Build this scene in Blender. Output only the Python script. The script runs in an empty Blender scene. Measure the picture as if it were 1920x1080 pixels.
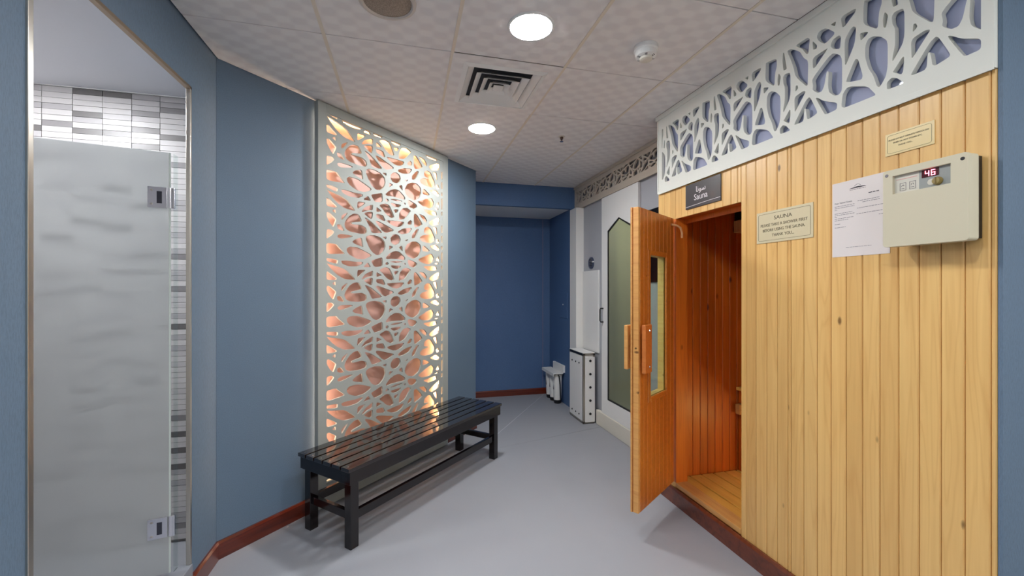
import bpy, bmesh, math, random
from mathutils import Vector, Matrix
from mathutils.geometry import delaunay_2d_cdt

random.seed(7)
S = bpy.context.scene
COL = S.collection

# ------------------------------------------------------------------ camera, world, exposure
cam_data = bpy.data.cameras.new('camera')
cam_data.sensor_width = 36.0
cam_data.lens = 785.0 / 1920.0 * 36.0
cam_data.shift_y = 3.0 / 1920.0
cam_data.clip_start = 0.02
cam = bpy.data.objects.new('camera', cam_data)
COL.objects.link(cam)
cam.location = (0.0, 0.0, 1.40)
cam.rotation_euler = (math.radians(90), 0, math.radians(-14.2))
S.camera = cam

W = bpy.data.worlds.new('world')
S.world = W
W.use_nodes = True
W.node_tree.nodes['Background'].inputs[0].default_value = (0.8, 0.85, 1.0, 1)
W.node_tree.nodes['Background'].inputs[1].default_value = 0.05

S.view_settings.view_transform = 'Standard'
S.view_settings.look = 'None'
S.view_settings.gamma = 1.0
S.view_settings.use_curve_mapping = False
S.view_settings.exposure = 0.10
LAMP, LAMP_FAR = 160.0, 285.0     # radiance of the near and the far ceiling downlights
LED_R, LED_L, LED_T = 66.0, 46.0, 40.0
S.cycles.max_bounces = 14
S.cycles.diffuse_bounces = 7
S.cycles.glossy_bounces = 5
S.cycles.transmission_bounces = 10
S.cycles.sample_clamp_indirect = 6.0
S.cycles.caustics_refractive = False


# ------------------------------------------------------------------ helpers
def srgb(r, g, b):
    f = lambda c: (c / 255 / 12.92) if c / 255 <= 0.04045 else ((c / 255 + 0.055) / 1.055) ** 2.4
    return (f(r), f(g), f(b), 1.0)


class NT:
    """small node-tree writer"""
    def __init__(self, name):
        self.m = bpy.data.materials.new(name)
        self.m.use_nodes = True
        self.t = self.m.node_tree
        self.b = self.t.nodes['Principled BSDF']

    def n(self, kind, **kw):
        nd = self.t.nodes.new(kind)
        for k, v in kw.items():
            setattr(nd, k, v)
        return nd

    def l(self, a, b):
        self.t.links.new(a, b)

    def set(self, **kw):
        for k, v in kw.items():
            self.b.inputs[k.replace('_', ' ')].default_value = v

    def coord(self, scale=(1, 1, 1), rand=0.0):
        tc = self.n('ShaderNodeTexCoord')
        out = tc.outputs['Object']
        if rand:
            oi = self.n('ShaderNodeObjectInfo')
            mu = self.n('ShaderNodeMath', operation='MULTIPLY')
            mu.inputs[1].default_value = rand
            self.l(oi.outputs['Random'], mu.inputs[0])
            ad = self.n('ShaderNodeVectorMath', operation='ADD')
            cx = self.n('ShaderNodeCombineXYZ')
            for i in range(3):
                self.l(mu.outputs[0], cx.inputs[i])
            self.l(out, ad.inputs[0])
            self.l(cx.outputs[0], ad.inputs[1])
            out = ad.outputs[0]
        mp = self.n('ShaderNodeMapping')
        mp.inputs['Scale'].default_value = scale
        self.l(out, mp.inputs['Vector'])
        return mp.outputs[0]

    def noise(self, vec, scale, detail=3, rough=0.5, dist=0.0):
        nz = self.n('ShaderNodeTexNoise')
        nz.inputs['Scale'].default_value = scale
        nz.inputs['Detail'].default_value = detail
        nz.inputs['Roughness'].default_value = rough
        nz.inputs['Distortion'].default_value = dist
        self.l(vec, nz.inputs['Vector'])
        return nz.outputs['Fac']

    def ramp(self, fac, stops):
        r = self.n('ShaderNodeValToRGB')
        els = r.color_ramp.elements
        while len(els) < len(stops):
            els.new(0.5)
        for e, (p, c) in zip(els, stops):
            e.position = p
            e.color = c
        self.l(fac, r.inputs[0])
        return r.outputs[0]

    def mix(self, fac, a, b, mode='MIX'):
        mx = self.n('ShaderNodeMix', data_type='RGBA', blend_type=mode)
        for sock, v in ((mx.inputs[0], fac), (mx.inputs[6], a), (mx.inputs[7], b)):
            if isinstance(v, (int, float)):
                sock.default_value = v
            elif isinstance(v, tuple):
                sock.default_value = v
            else:
                self.l(v, sock)
        return mx.outputs[2]

    def bump(self, h, strength, dist=0.002):
        bp = self.n('ShaderNodeBump')
        bp.inputs['Strength'].default_value = strength
        bp.inputs['Distance'].default_value = dist
        self.l(h, bp.inputs['Height'])
        self.l(bp.outputs[0], self.b.inputs['Normal'])


def plain(name, col, rough=0.5, metal=0.0, coat=0.0, vary=0.0, spec=0.5):
    t = NT(name)
    t.b.inputs['Specular IOR Level'].default_value = spec
    t.set(Base_Color=col, Roughness=rough, Metallic=metal)
    t.b.inputs['Coat Weight'].default_value = coat
    if vary:
        f = t.noise(t.coord(), 6, 4)
        c2 = tuple(min(1, c * (1 - vary)) for c in col[:3]) + (1,)
        t.l(t.mix(f, col, c2), t.b.inputs['Base Color'])
    return t.m


def emit(name, col, strength):
    t = NT(name)
    t.set(Base_Color=(0.8, 0.8, 0.8, 1), Emission_Color=col, Emission_Strength=strength)
    return t.m


def wood(name, light, dark, rough=0.38, axis='Z', knots=True, tint=0.25, coat=0.15, rings=9.0, kn=0.075):
    t = NT(name)
    sc = {'Z': (34, 34, 1.1), 'X': (1.1, 34, 34), 'Y': (34, 1.1, 34)}[axis]
    v = t.coord(sc, 37.0)
    f1 = t.noise(v, 1.0, 6, 0.6, 0.6)
    v2 = t.coord({'Z': (9, 9, .55), 'X': (.55, 9, 9), 'Y': (9, .55, 9)}[axis], 21.0)
    f2 = t.noise(v2, 1.3, 2, 0.5, 0.3)
    wv = t.n('ShaderNodeMath', operation='MULTIPLY')
    wv.inputs[1].default_value = rings
    t.l(f2, wv.inputs[0])
    fr = t.n('ShaderNodeMath', operation='PINGPONG')
    fr.inputs[1].default_value = 0.5
    t.l(wv.outputs[0], fr.inputs[0])
    base = t.ramp(f1, [(0.25, dark), (0.75, light)])
    mid = tuple((a * .55 + b * .45) for a, b in zip(light[:3], dark[:3])) + (1,)
    ring = t.ramp(fr.outputs[0], [(0.0, mid), (0.22, light), (0.5, light)])
    c = t.mix(0.5, base, ring)
    if knots:
        kv = t.coord({'Z': (7.5, 7.5, 3.6), 'X': (3.6, 7.5, 7.5), 'Y': (7.5, 3.6, 7.5)}[axis], 53.0)
        vo = t.n('ShaderNodeTexVoronoi')
        vo.inputs['Scale'].default_value = 1.0
        t.l(kv, vo.inputs['Vector'])
        k = t.ramp(vo.outputs['Distance'], [(kn * .45, (1, 1, 1, 1)), (kn, (0, 0, 0, 1))])
        kd = tuple(x * 0.35 for x in dark[:3]) + (1,)
        c = t.mix(k, c, kd)
    if tint:
        oi = t.n('ShaderNodeObjectInfo')
        rr = t.ramp(oi.outputs['Random'], [(0.0, (1 - tint, 1 - tint * 1.25, 1 - tint * 1.5, 1)), (0.5, (1, 1, 1, 1)), (1.0, (1 - tint * .3, 1 - tint * .25, 1 - tint * .1, 1))])
        c = t.mix(1.0, c, rr, 'MULTIPLY')
    t.l(c, t.b.inputs['Base Color'])
    t.set(Roughness=rough)
    t.b.inputs['Coat Weight'].default_value = coat
    t.b.inputs['Coat Roughness'].default_value = 0.25
    t.bump(f1, 0.12, 0.001)
    return t.m


# ------------------------------------------------------------------ mesh builder
class MB:
    def __init__(self):
        self.v, self.f = [], []

    def add(self, vs, fs):
        o = len(self.v)
        self.v += [tuple(p) for p in vs]
        self.f += [tuple(i + o for i in q) for q in fs]
        return self

    def box(self, x0, x1, y0, y1, z0, z1):
        return self.add([(x0, y0, z0), (x1, y0, z0), (x1, y1, z0), (x0, y1, z0), (x0, y0, z1), (x1, y0, z1), (x1, y1, z1), (x0, y1, z1)],
                        [(0, 3, 2, 1), (4, 5, 6, 7), (0, 1, 5, 4), (1, 2, 6, 5), (2, 3, 7, 6), (3, 0, 4, 7)])

    def prism(self, poly, z0, z1, xf=None):
        """poly: counter-clockwise (x, y) list, extruded z0..z1"""
        n = len(poly)
        vs = [(x, y, z0) for x, y in poly] + [(x, y, z1) for x, y in poly]
        if xf:
            vs = [xf(*p) for p in vs]
        fs = [tuple(range(n - 1, -1, -1)), tuple(range(n, 2 * n))] + [(i, (i + 1) % n, n + (i + 1) % n, n + i) for i in range(n)]
        return self.add(vs, fs)

    def cyl(self, c, r0, r1, h, axis='Z', n=24):
        """frustum starting at c going +h along axis"""
        a = {'X': (1, 2, 0), 'Y': (2, 0, 1), 'Z': (0, 1, 2)}[axis]
        vs = []
        for k, r in ((0, r0), (h, r1)):
            for i in range(n):
                p = [0, 0, 0]
                p[a[0]] = c[a[0]] + r * math.cos(2 * math.pi * i / n)
                p[a[1]] = c[a[1]] + r * math.sin(2 * math.pi * i / n)
                p[a[2]] = c[a[2]] + k
                vs.append(p)
        fs = [tuple(range(n - 1, -1, -1)), tuple(range(n, 2 * n))] + [(i, (i + 1) % n, n + (i + 1) % n, n + i) for i in range(n)]
        return self.add(vs, fs)

    def lathe(self, c, prof, n=32):
        """prof: list of (radius, z) about a vertical axis through c"""
        vs = []
        for r, z in prof:
            for i in range(n):
                t = 2 * math.pi * i / n
                vs.append((c[0] + r * math.cos(t), c[1] + r * math.sin(t), c[2] + z))
        fs = []
        for k in range(len(prof) - 1):
            for i in range(n):
                j = (i + 1) % n
                fs.append((k * n + i, k * n + j, (k + 1) * n + j, (k + 1) * n + i))
        fs.append(tuple(range(n - 1, -1, -1)))
        fs.append(tuple((len(prof) - 1) * n + i for i in range(n)))
        return self.add(vs, fs)

    def tube(self, pts, r, n=8):
        pts = [Vector(p) for p in pts]
        vs, fs = [], []
        for i, p in enumerate(pts):
            d = (pts[min(i + 1, len(pts) - 1)] - pts[max(i - 1, 0)]).normalized()
            up = Vector((0, 0, 1)) if abs(d.z) < 0.9 else Vector((1, 0, 0))
            a = d.cross(up).normalized()
            b = a.cross(d).normalized()
            for k in range(n):
                t = 2 * math.pi * k / n
                vs.append(p + r * (math.cos(t) * a + math.sin(t) * b))
        for i in range(len(pts) - 1):
            for k in range(n):
                j = (k + 1) % n
                fs.append((i * n + k, i * n + j, (i + 1) * n + j, (i + 1) * n + k))
        fs.append(tuple(range(n - 1, -1, -1)))
        fs.append(tuple((len(pts) - 1) * n + k for k in range(n)))
        return self.add(vs, fs)

    def mesh(self, name, mat=None, smooth=False):
        me = bpy.data.meshes.new(name)
        me.from_pydata(self.v, [], self.f)
        bm = bmesh.new()
        bm.from_mesh(me)
        bmesh.ops.recalc_face_normals(bm, faces=bm.faces)
        bm.to_mesh(me)
        bm.free()
        if mat:
            me.materials.append(mat)
        if smooth:
            me.polygons.foreach_set('use_smooth', [True] * len(me.polygons))
            try:
                me.set_sharp_from_angle(angle=math.radians(35))
            except Exception:
                pass
        return me

    def build(self, name, mat, parent=None, smooth=False, bevel=0.0):
        return link(name, self.mesh(name, mat, smooth), parent, bevel)


def link(name, me, parent=None, bevel=0.0, loc=None):
    o = bpy.data.objects.new(name, me)
    COL.objects.link(o)
    if parent:
        o.parent = parent
    if loc:
        o.location = loc
    if bevel:
        md = o.modifiers.new('bevel', 'BEVEL')
        md.width = bevel
        md.segments = 2
        md.limit_method = 'ANGLE'
    return o


def tag(o, label=None, cat=None, group=None, kind=None):
    if label:
        o['label'] = label
    if cat:
        o['category'] = cat
    if group:
        o['group'] = group
    if kind:
        o['kind'] = kind
    return o


def empty(name, M, label, cat, group=None, kind=None):
    o = bpy.data.objects.new(name, None)
    COL.objects.link(o)
    o.empty_display_size = 0.05
    if not isinstance(M, Matrix):
        M = Matrix.Translation(M)
    o.matrix_world = M
    return tag(o, label, cat, group, kind)


def frame(origin, ex, ey):
    ex, ey = Vector(ex).normalized(), Vector(ey).normalized()
    ez = ex.cross(ey)
    M = Matrix((ex, ey, ez)).transposed().to_4x4()
    M.translation = Vector(origin)
    return M


def wall_frame(X, Y, z):
    """frame on a wall that faces -X: local x runs to the viewer's right (-Y), y up, z out of the wall"""
    return frame((X, Y, z), (0, -1, 0), (0, 0, 1))


def text_mesh(s, size, align='CENTER', depth=0.0006, font=None, shear=0.0, xscale=1.0):
    cu = bpy.data.curves.new('letters', 'FONT')
    cu.body = s
    cu.size = size
    cu.align_x = align
    cu.align_y = 'CENTER'
    cu.extrude = depth
    cu.resolution_u = 3
    cu.shear = shear
    if font:
        cu.font = font
    ob = bpy.data.objects.new('letters', cu)
    COL.objects.link(ob)
    bpy.context.view_layer.update()
    me = bpy.data.meshes.new_from_object(ob.evaluated_get(bpy.context.evaluated_depsgraph_get()))
    bpy.data.objects.remove(ob)
    if xscale != 1.0:
        for v in me.vertices:
            v.co.x *= xscale
    return me


def join_text(name, items, mat, parent):
    """items: (mesh, x, y, z) merged to one mesh of lettering"""
    bm = bmesh.new()
    for me, x, y, z in items:
        tmp = bmesh.new()
        tmp.from_mesh(me)
        bmesh.ops.translate(tmp, verts=tmp.verts, vec=(x, y, z))
        m2 = bpy.data.meshes.new('t')
        tmp.to_mesh(m2)
        tmp.free()
        bm.from_mesh(m2)
        bpy.data.meshes.remove(m2)
    me = bpy.data.meshes.new(name)
    bm.to_mesh(me)
    bm.free()
    me.materials.clear()
    me.materials.append(mat)
    return link(name, me, parent)


def chaikin(p, k=2):
    for _ in range(k):
        q = []
        for i in range(len(p)):
            a, b = p[i], p[(i + 1) % len(p)]
            q.append((a[0] * .84 + b[0] * .16, a[1] * .84 + b[1] * .16))
            q.append((a[0] * .16 + b[0] * .84, a[1] * .16 + b[1] * .84))
        p = q
    return p


def clip(poly, x0, x1, y0, y1):
    def half(pl, inside, cut):
        out = []
        for i in range(len(pl)):
            a, b = pl[i - 1], pl[i]
            if inside(b):
                if not inside(a):
                    out.append(cut(a, b))
                out.append(b)
            elif inside(a):
                out.append(cut(a, b))
        return out
    cx = lambda X: (lambda a, b: (X, a[1] + (b[1] - a[1]) * (X - a[0]) / (b[0] - a[0])))
    cy = lambda Y: (lambda a, b: (a[0] + (b[0] - a[0]) * (Y - a[1]) / (b[1] - a[1]), Y))
    for ins, c in ((lambda p: p[0] >= x0, cx(x0)), (lambda p: p[0] <= x1, cx(x1)), (lambda p: p[1] >= y0, cy(y0)), (lambda p: p[1] <= y1, cy(y1))):
        if poly:
            poly = half(poly, ins, c)
    return poly


def area(p):
    return 0.5 * sum(p[i - 1][0] * p[i][1] - p[i][0] * p[i - 1][1] for i in range(len(p)))


def lattice(outer, holes, t):
    """flat board with through holes: outer ccw polygon and holes in 2-D, thickness t along -z (front at z = 0)"""
    loops = [outer] + holes
    vs, fc, loops_i = [], [], []
    for lp in loops:
        o = len(vs)
        vs += [Vector(p) for p in lp]
        loops_i.append(list(range(o, o + len(lp))))
    edges = [(l[i], l[(i + 1) % len(l)]) for l in loops_i for i in range(len(l))]
    v2, e2, f2, ov, oe, of = delaunay_2d_cdt(vs, edges, [], 0, 1e-6)
    # keep the triangles whose centre lies outside every hole
    def inside(pt, poly):
        c = False
        for i in range(len(poly)):
            a, b = poly[i - 1], poly[i]
            if (a[1] > pt[1]) != (b[1] > pt[1]) and pt[0] < (b[0] - a[0]) * (pt[1] - a[1]) / (b[1] - a[1]) + a[0]:
                c = not c
        return c
    boxes = [(min(p[0] for p in h), max(p[0] for p in h), min(p[1] for p in h), max(p[1] for p in h), h) for h in holes]
    keep = []
    for f in f2:
        c = sum((v2[i] for i in f), Vector((0, 0))) / len(f)
        if not inside(c, outer):
            continue
        if any(b[0] <= c.x <= b[1] and b[2] <= c.y <= b[3] and inside(c, b[4]) for b in boxes):
            continue
        keep.append(f)
    mb = MB()
    n = len(v2)
    verts = [(p.x, p.y, 0.0) for p in v2] + [(p.x, p.y, -t) for p in v2]
    faces = []
    cnt = {}
    for f in keep:
        f = tuple(f)
        faces.append(f)
        faces.append(tuple(i + n for i in reversed(f)))
        for i in range(len(f)):
            a, b = f[i], f[(i + 1) % len(f)]
            cnt[(a, b)] = cnt.get((a, b), 0) + 1
    for (a, b) in list(cnt):
        if (b, a) not in cnt:
            faces.append((b, a, a + n, b + n))
    mb.add(verts, faces)
    return mb

# ------------------------------------------------------------------ materials
def wallpaper(name, col, col2):
    t = NT(name)
    weave = t.noise(t.coord((260, 260, 60)), 1.0, 3, 0.7)
    blot = t.noise(t.coord((3, 3, 1.6)), 1.0, 3)
    c = t.mix(blot, col, col2)
    dk = tuple(x * 0.72 for x in col[:3]) + (1,)
    c = t.mix(t.ramp(weave, [(0.42, (0, 0, 0, 1)), (0.72, (1, 1, 1, 1))]), c, dk)
    t.l(c, t.b.inputs['Base Color'])
    t.set(Roughness=0.62)
    t.bump(weave, 0.35, 0.001)
    return t.m


M_blue = wallpaper('blue wallpaper', srgb(106, 127, 147), srgb(94, 115, 138))
M_navy = wallpaper('navy wallpaper', srgb(84, 114, 156), srgb(70, 102, 146))
M_white = plain('white paint', srgb(234, 233, 230), 0.5, vary=0.03)
M_offwhite = plain('warm white paint', srgb(222, 216, 202), 0.5, vary=0.03)
M_grey = plain('grey paint', srgb(172, 174, 180), 0.5, vary=0.03)
M_fret = plain('off-white lacquer', srgb(228, 229, 220), 0.5, spec=0.3)
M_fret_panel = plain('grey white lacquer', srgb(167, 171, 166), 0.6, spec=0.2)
M_fret_far = plain('cream lacquer', srgb(196, 184, 168), 0.4)
M_lav = plain('glossy lavender panel', srgb(172, 178, 205), 0.09, coat=0.4)
M_greyback = plain('grey backing panel', srgb(120, 118, 122), 0.3)
M_steel = plain('brushed steel', srgb(205, 200, 190), 0.28, 1.0)
M_chrome = plain('chrome', srgb(225, 225, 230), 0.12, 1.0)
M_black = plain('black plastic', srgb(14, 14, 18), 0.4)
M_dark = plain('dark rubber', srgb(30, 30, 33), 0.6)
M_curb = plain('grey stone', srgb(140, 143, 152), 0.5, vary=0.2)
M_shower_paint = plain('shower ceiling paint', srgb(225, 226, 230), 0.6)
M_grout = plain('grout', srgb(150, 146, 142), 0.8)
M_plastic = plain('beige plastic', srgb(206, 198, 172), 0.4, coat=0.1)
M_greyplate = plain('grey face plate', srgb(150, 154, 150), 0.35)
M_whitelabel = plain('white label', srgb(208, 204, 190), 0.4)
M_paper = plain('paper', srgb(226, 218, 214), 0.75)
M_ink = plain('black ink', srgb(60, 58, 62), 0.7)
M_greyink = plain('grey ink', srgb(128, 122, 126), 0.7)
M_brass = plain('pale gold plate', srgb(212, 200, 164), 0.35, 0.0, 0.3)
M_brass2 = plain('polished gold plate', srgb(238, 216, 160), 0.3, 0.0, 0.4)
M_engr = plain('engraved letters', srgb(92, 82, 62), 0.6)
M_sign = plain('charcoal sign', srgb(62, 58, 60), 0.35, coat=0.2)
M_signwhite = plain('white lettering', srgb(232, 226, 228), 0.5)
M_baseboard = wood('mahogany', srgb(112, 42, 24), srgb(46, 16, 12), 0.22, 'X', False, 0.1, 0.5, 4)
M_baseboard_y = wood('mahogany sauna', srgb(120, 58, 36), srgb(56, 26, 20), 0.22, 'Y', False, 0.1, 0.5, 4)
M_pine = wood('pine', srgb(241, 199, 126), srgb(208, 153, 83), 0.4, 'Z', True, 0.13)
M_pine_y = wood('pine sill', srgb(214, 164, 96), srgb(176, 118, 58), 0.4, 'Y', True, 0.14)
M_pine_red = wood('heat-aged pine', srgb(220, 120, 34), srgb(168, 72, 17), 0.38, 'Z', True, 0.2, kn=0.11)
M_pine_floor = wood('sauna floor pine', srgb(242, 196, 96), srgb(214, 156, 66), 0.4, 'Y', True, 0.16)
M_door_wood = wood('door pine', srgb(210, 126, 42), srgb(162, 82, 25), 0.36, 'Z', True, 0.16, 0.3)
M_door_edge = wood('door edge pine', srgb(226, 168, 96), srgb(188, 122, 60), 0.4, 'Z', True, 0.1)
M_handle = wood('handle wood', srgb(216, 128, 58), srgb(176, 88, 34), 0.4, 'Z', False, 0.1)
M_bench = wood('ebony stain', srgb(20, 11, 14), srgb(8, 5, 7), 0.11, 'X', False, 0.1, 0.0, 4)
M_slat = wood('lacquered ebony slat', srgb(26, 15, 18), srgb(10, 6, 8), 0.10, 'X', False, 0.1, 1.0, 4)
M_slat.node_tree.nodes['Principled BSDF'].inputs['Coat Roughness'].default_value = 0.08
M_bench.node_tree.nodes['Principled BSDF'].inputs['IOR'].default_value = 1.6


def ceiling_mat():
    t = NT('embossed ceiling tile')
    v = t.coord((1, 1, 1))
    wob = t.n('ShaderNodeTexNoise')
    wob.inputs['Scale'].default_value = 9.0
    t.l(v, wob.inputs['Vector'])
    sx = t.n('ShaderNodeSeparateXYZ')
    ad = t.n('ShaderNodeVectorMath', operation='MULTIPLY_ADD')
    ad.inputs[1].default_value = (.03, .03, .03)
    t.l(wob.outputs['Color'], ad.inputs[0])
    t.l(v, ad.inputs[2])
    t.l(ad.outputs[0], sx.inputs[0])
    s = []
    for k, fr in ((0, 46.0), (1, 60.0)):
        m = t.n('ShaderNodeMath', operation='MULTIPLY')
        m.inputs[1].default_value = fr
        t.l(sx.outputs[k], m.inputs[0])
        q = t.n('ShaderNodeMath', operation='SINE')
        t.l(m.outputs[0], q.inputs[0])
        s.append(q.outputs[0])
    pr = t.n('ShaderNodeMath', operation='MULTIPLY')
    t.l(s[0], pr.inputs[0])
    t.l(s[1], pr.inputs[1])
    h = t.n('ShaderNodeMapRange')
    h.inputs['From Min'].default_value = -0.6
    h.inputs['From Max'].default_value = 0.6
    h.interpolation_type = 'SMOOTHSTEP'
    t.l(pr.outputs[0], h.inputs['Value'])
    nz = t.noise(v, 160, 3)
    c = t.mix(h.outputs['Result'], srgb(237, 233, 230), srgb(228, 223, 221))  # tone follows the relief: emboss shading painted into the colour
    t.l(c, t.b.inputs['Base Color'])
    t.set(Roughness=0.55)
    t.b.inputs['Specular IOR Level'].default_value = 0.3
    t.bump(t.mix(0.05, h.outputs['Result'], nz), 0.30, 0.006)
    return t.m


M_ceil = ceiling_mat()
M_tee = plain('ceiling grid', srgb(226, 214, 196), 0.5)
M_gap = plain('ceiling joint', srgb(120, 100, 78), 0.8)


def floor_mat():
    t = NT('grey vinyl floor')
    v = t.coord()
    sp = t.noise(v, 420, 2, 0.6)
    bl = t.noise(v, 2.2, 4)
    c = t.mix(bl, srgb(163, 165, 170), srgb(152, 154, 160))
    c = t.mix(t.ramp(sp, [(0.4, (0, 0, 0, 1)), (0.75, (.6, .6, .6, 1))]), c, srgb(128, 130, 140))
    t.l(c, t.b.inputs['Base Color'])
    t.set(Roughness=0.5)
    t.bump(sp, 0.2, 0.001)
    return t.m


M_floor = floor_mat()


def glass(name, col, rough, ior=1.45):
    t = NT(name)
    t.set(Base_Color=col, Roughness=rough, IOR=ior)
    t.b.inputs['Transmission Weight'].default_value = 1.0
    return t.m


def frosted(name, col, rough, milk, mcol):
    t = NT(name)
    t.set(Base_Color=col, Roughness=rough, IOR=1.45)
    t.b.inputs['Transmission Weight'].default_value = 1.0
    df = t.n('ShaderNodeBsdfDiffuse')
    tl = t.n('ShaderNodeBsdfTranslucent')
    df.inputs['Color'].default_value = mcol
    tl.inputs['Color'].default_value = mcol
    m1, m2 = t.n('ShaderNodeMixShader'), t.n('ShaderNodeMixShader')
    m1.inputs[0].default_value = 0.5
    m2.inputs[0].default_value = milk
    t.l(df.outputs[0], m1.inputs[1])
    t.l(tl.outputs[0], m1.inputs[2])
    t.l(t.b.outputs[0], m2.inputs[1])
    t.l(m1.outputs[0], m2.inputs[2])
    t.l(m2.outputs[0], t.t.nodes['Material Output'].inputs['Surface'])
    return t.m


M_frost = frosted('frosted glass', (0.92, 0.97, 0.96, 1), 0.17, 0.46, (0.90, 0.92, 0.92, 1))
def sheet_glass(name, tint):
    t = NT(name)
    tr = t.n('ShaderNodeBsdfTransparent')
    gl = t.n('ShaderNodeBsdfGlossy')
    fr = t.n('ShaderNodeLayerWeight')
    fr.inputs['Blend'].default_value = 0.5
    pw = t.n('ShaderNodeMath', operation='POWER')
    pw.inputs[1].default_value = 4.0
    ma = t.n('ShaderNodeMath', operation='MULTIPLY_ADD')
    ma.inputs[1].default_value = 0.5
    ma.inputs[2].default_value = 0.03
    mx = t.n('ShaderNodeMixShader')
    tr.inputs[0].default_value = tint
    gl.inputs['Roughness'].default_value = 0.02
    t.l(fr.outputs['Facing'], pw.inputs[0])
    t.l(pw.outputs[0], ma.inputs[0])
    t.l(ma.outputs[0], mx.inputs[0])
    t.l(tr.outputs[0], mx.inputs[1])
    t.l(gl.outputs[0], mx.inputs[2])
    t.l(mx.outputs[0], t.t.nodes['Material Output'].inputs['Surface'])
    return t.m


M_clear = sheet_glass('clear glass', (0.95, 0.98, 0.96, 1))
M_doorglass = sheet_glass('greenish door glass', (0.86, 0.95, 0.87, 1))
M_steamglass = frosted('misted glass', (0.84, 0.88, 0.78, 1), 0.16, 0.4, (0.46, 0.48, 0.38, 1))


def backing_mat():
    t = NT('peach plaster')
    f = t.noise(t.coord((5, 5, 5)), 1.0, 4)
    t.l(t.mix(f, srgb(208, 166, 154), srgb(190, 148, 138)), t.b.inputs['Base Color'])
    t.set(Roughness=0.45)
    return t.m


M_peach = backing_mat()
TILE_COLS = [srgb(196, 193, 192), srgb(184, 181, 181), srgb(166, 163, 164), srgb(128, 125, 126), srgb(98, 95, 94)]


def tile_mat(i, c):
    t = NT('ceramic tile %d' % i)
    f = t.noise(t.coord((4, 60, 60), 11.0), 1.0, 3)
    t.l(t.mix(f, c, tuple(x * .9 for x in c[:3]) + (1,)), t.b.inputs['Base Color'])
    t.set(Roughness=0.38)
    t.bump(f, 0.15, 0.001)
    return t.m


M_tiles = [tile_mat(i, c) for i, c in enumerate(TILE_COLS)]
M_lamp = emit('lamp diffuser', (0.97, 0.985, 1.0, 1), LAMP)
M_lamp_far = emit('bright lamp diffuser', (0.97, 0.985, 1.0, 1), LAMP_FAR)
M_sauna_fill = emit('amber sauna fill', (1.0, 0.70, 0.24, 1), 45.0)
M_shower_lamp = emit('shower lamp', (0.96, 0.97, 1.0, 1), 880.0)
M_steam_fill = emit('steam room fill', (1.0, 0.95, 0.74, 1), 175.0)
M_led_r = emit('warm light strip', (1.0, 0.64, 0.30, 1), LED_R)
M_led_l = emit('soft light strip', (1.0, 0.72, 0.50, 1), LED_L)
M_led_t = emit('top light strip', (1.0, 0.64, 0.30, 1), LED_T)
M_digit = emit('red digits', (1.0, 0.08, 0.16, 1), 6.0)

HC = 2.60
AX = -0.955                                   # left wall plane
A = Vector((-0.954, 2.482, 0.0))              # corner of left and diagonal wall
U = Vector((0.691, 0.723, 0.0)).normalized()
N = Vector((U.y, -U.x, 0.0))
MB_frame = frame(A, U, (0, 0, 1))             # x along the diagonal wall, y up, z into the room

# ------------------------------------------------------------------ floor, ceiling, walls
fl = MB().box(-2.6, 3.4, -2.4, 5.6, -0.05, 0.0).build('floor', M_floor)
tag(fl, 'pale grey speckled vinyl floor', 'floor', kind='structure')
for p, q, fc in (((0.62, 3.62), (1.79, 5.33), (184, 186, 192)), ((0.80, 3.62), (1.93, 3.92), (150, 152, 158))):
    d = (Vector(q) - Vector(p)).normalized() * 1.0
    nn = Vector((-d.y, d.x)) * 0.004
    P, Q = Vector(p), Vector(q)
    MB().prism([tuple(P - nn), tuple(Q - nn), tuple(Q + nn), tuple(P + nn)], 0.0, 0.0012).build('floor_seam', plain('floor weld', srgb(*fc), 0.5), fl)

ceil = MB().box(-1.4, 3.4, -2.4, 5.6, 2.625, 2.66).build('ceiling', M_gap)
tag(ceil, 'suspended ceiling of square embossed white tiles', 'ceiling', kind='structure')
GX = [0.228 + 0.603 * k for k in range(-2, 3)] + [1.956]
GX[0] = AX + 0.002
GY = [2.122 + 0.627 * k for k in range(-7, 4)] + [4.610]


def cut(poly, px, py, nx, ny):
    out = []
    for i in range(len(poly)):
        a, b = poly[i - 1], poly[i]
        da, db = (a[0] - px) * nx + (a[1] - py) * ny, (b[0] - px) * nx + (b[1] - py) * ny
        if (da >= 0) != (db >= 0):
            s = da / (da - db)
            out.append((a[0] + (b[0] - a[0]) * s, a[1] + (b[1] - a[1]) * s))
        if db >= 0:
            out.append(b)
    return out


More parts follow.
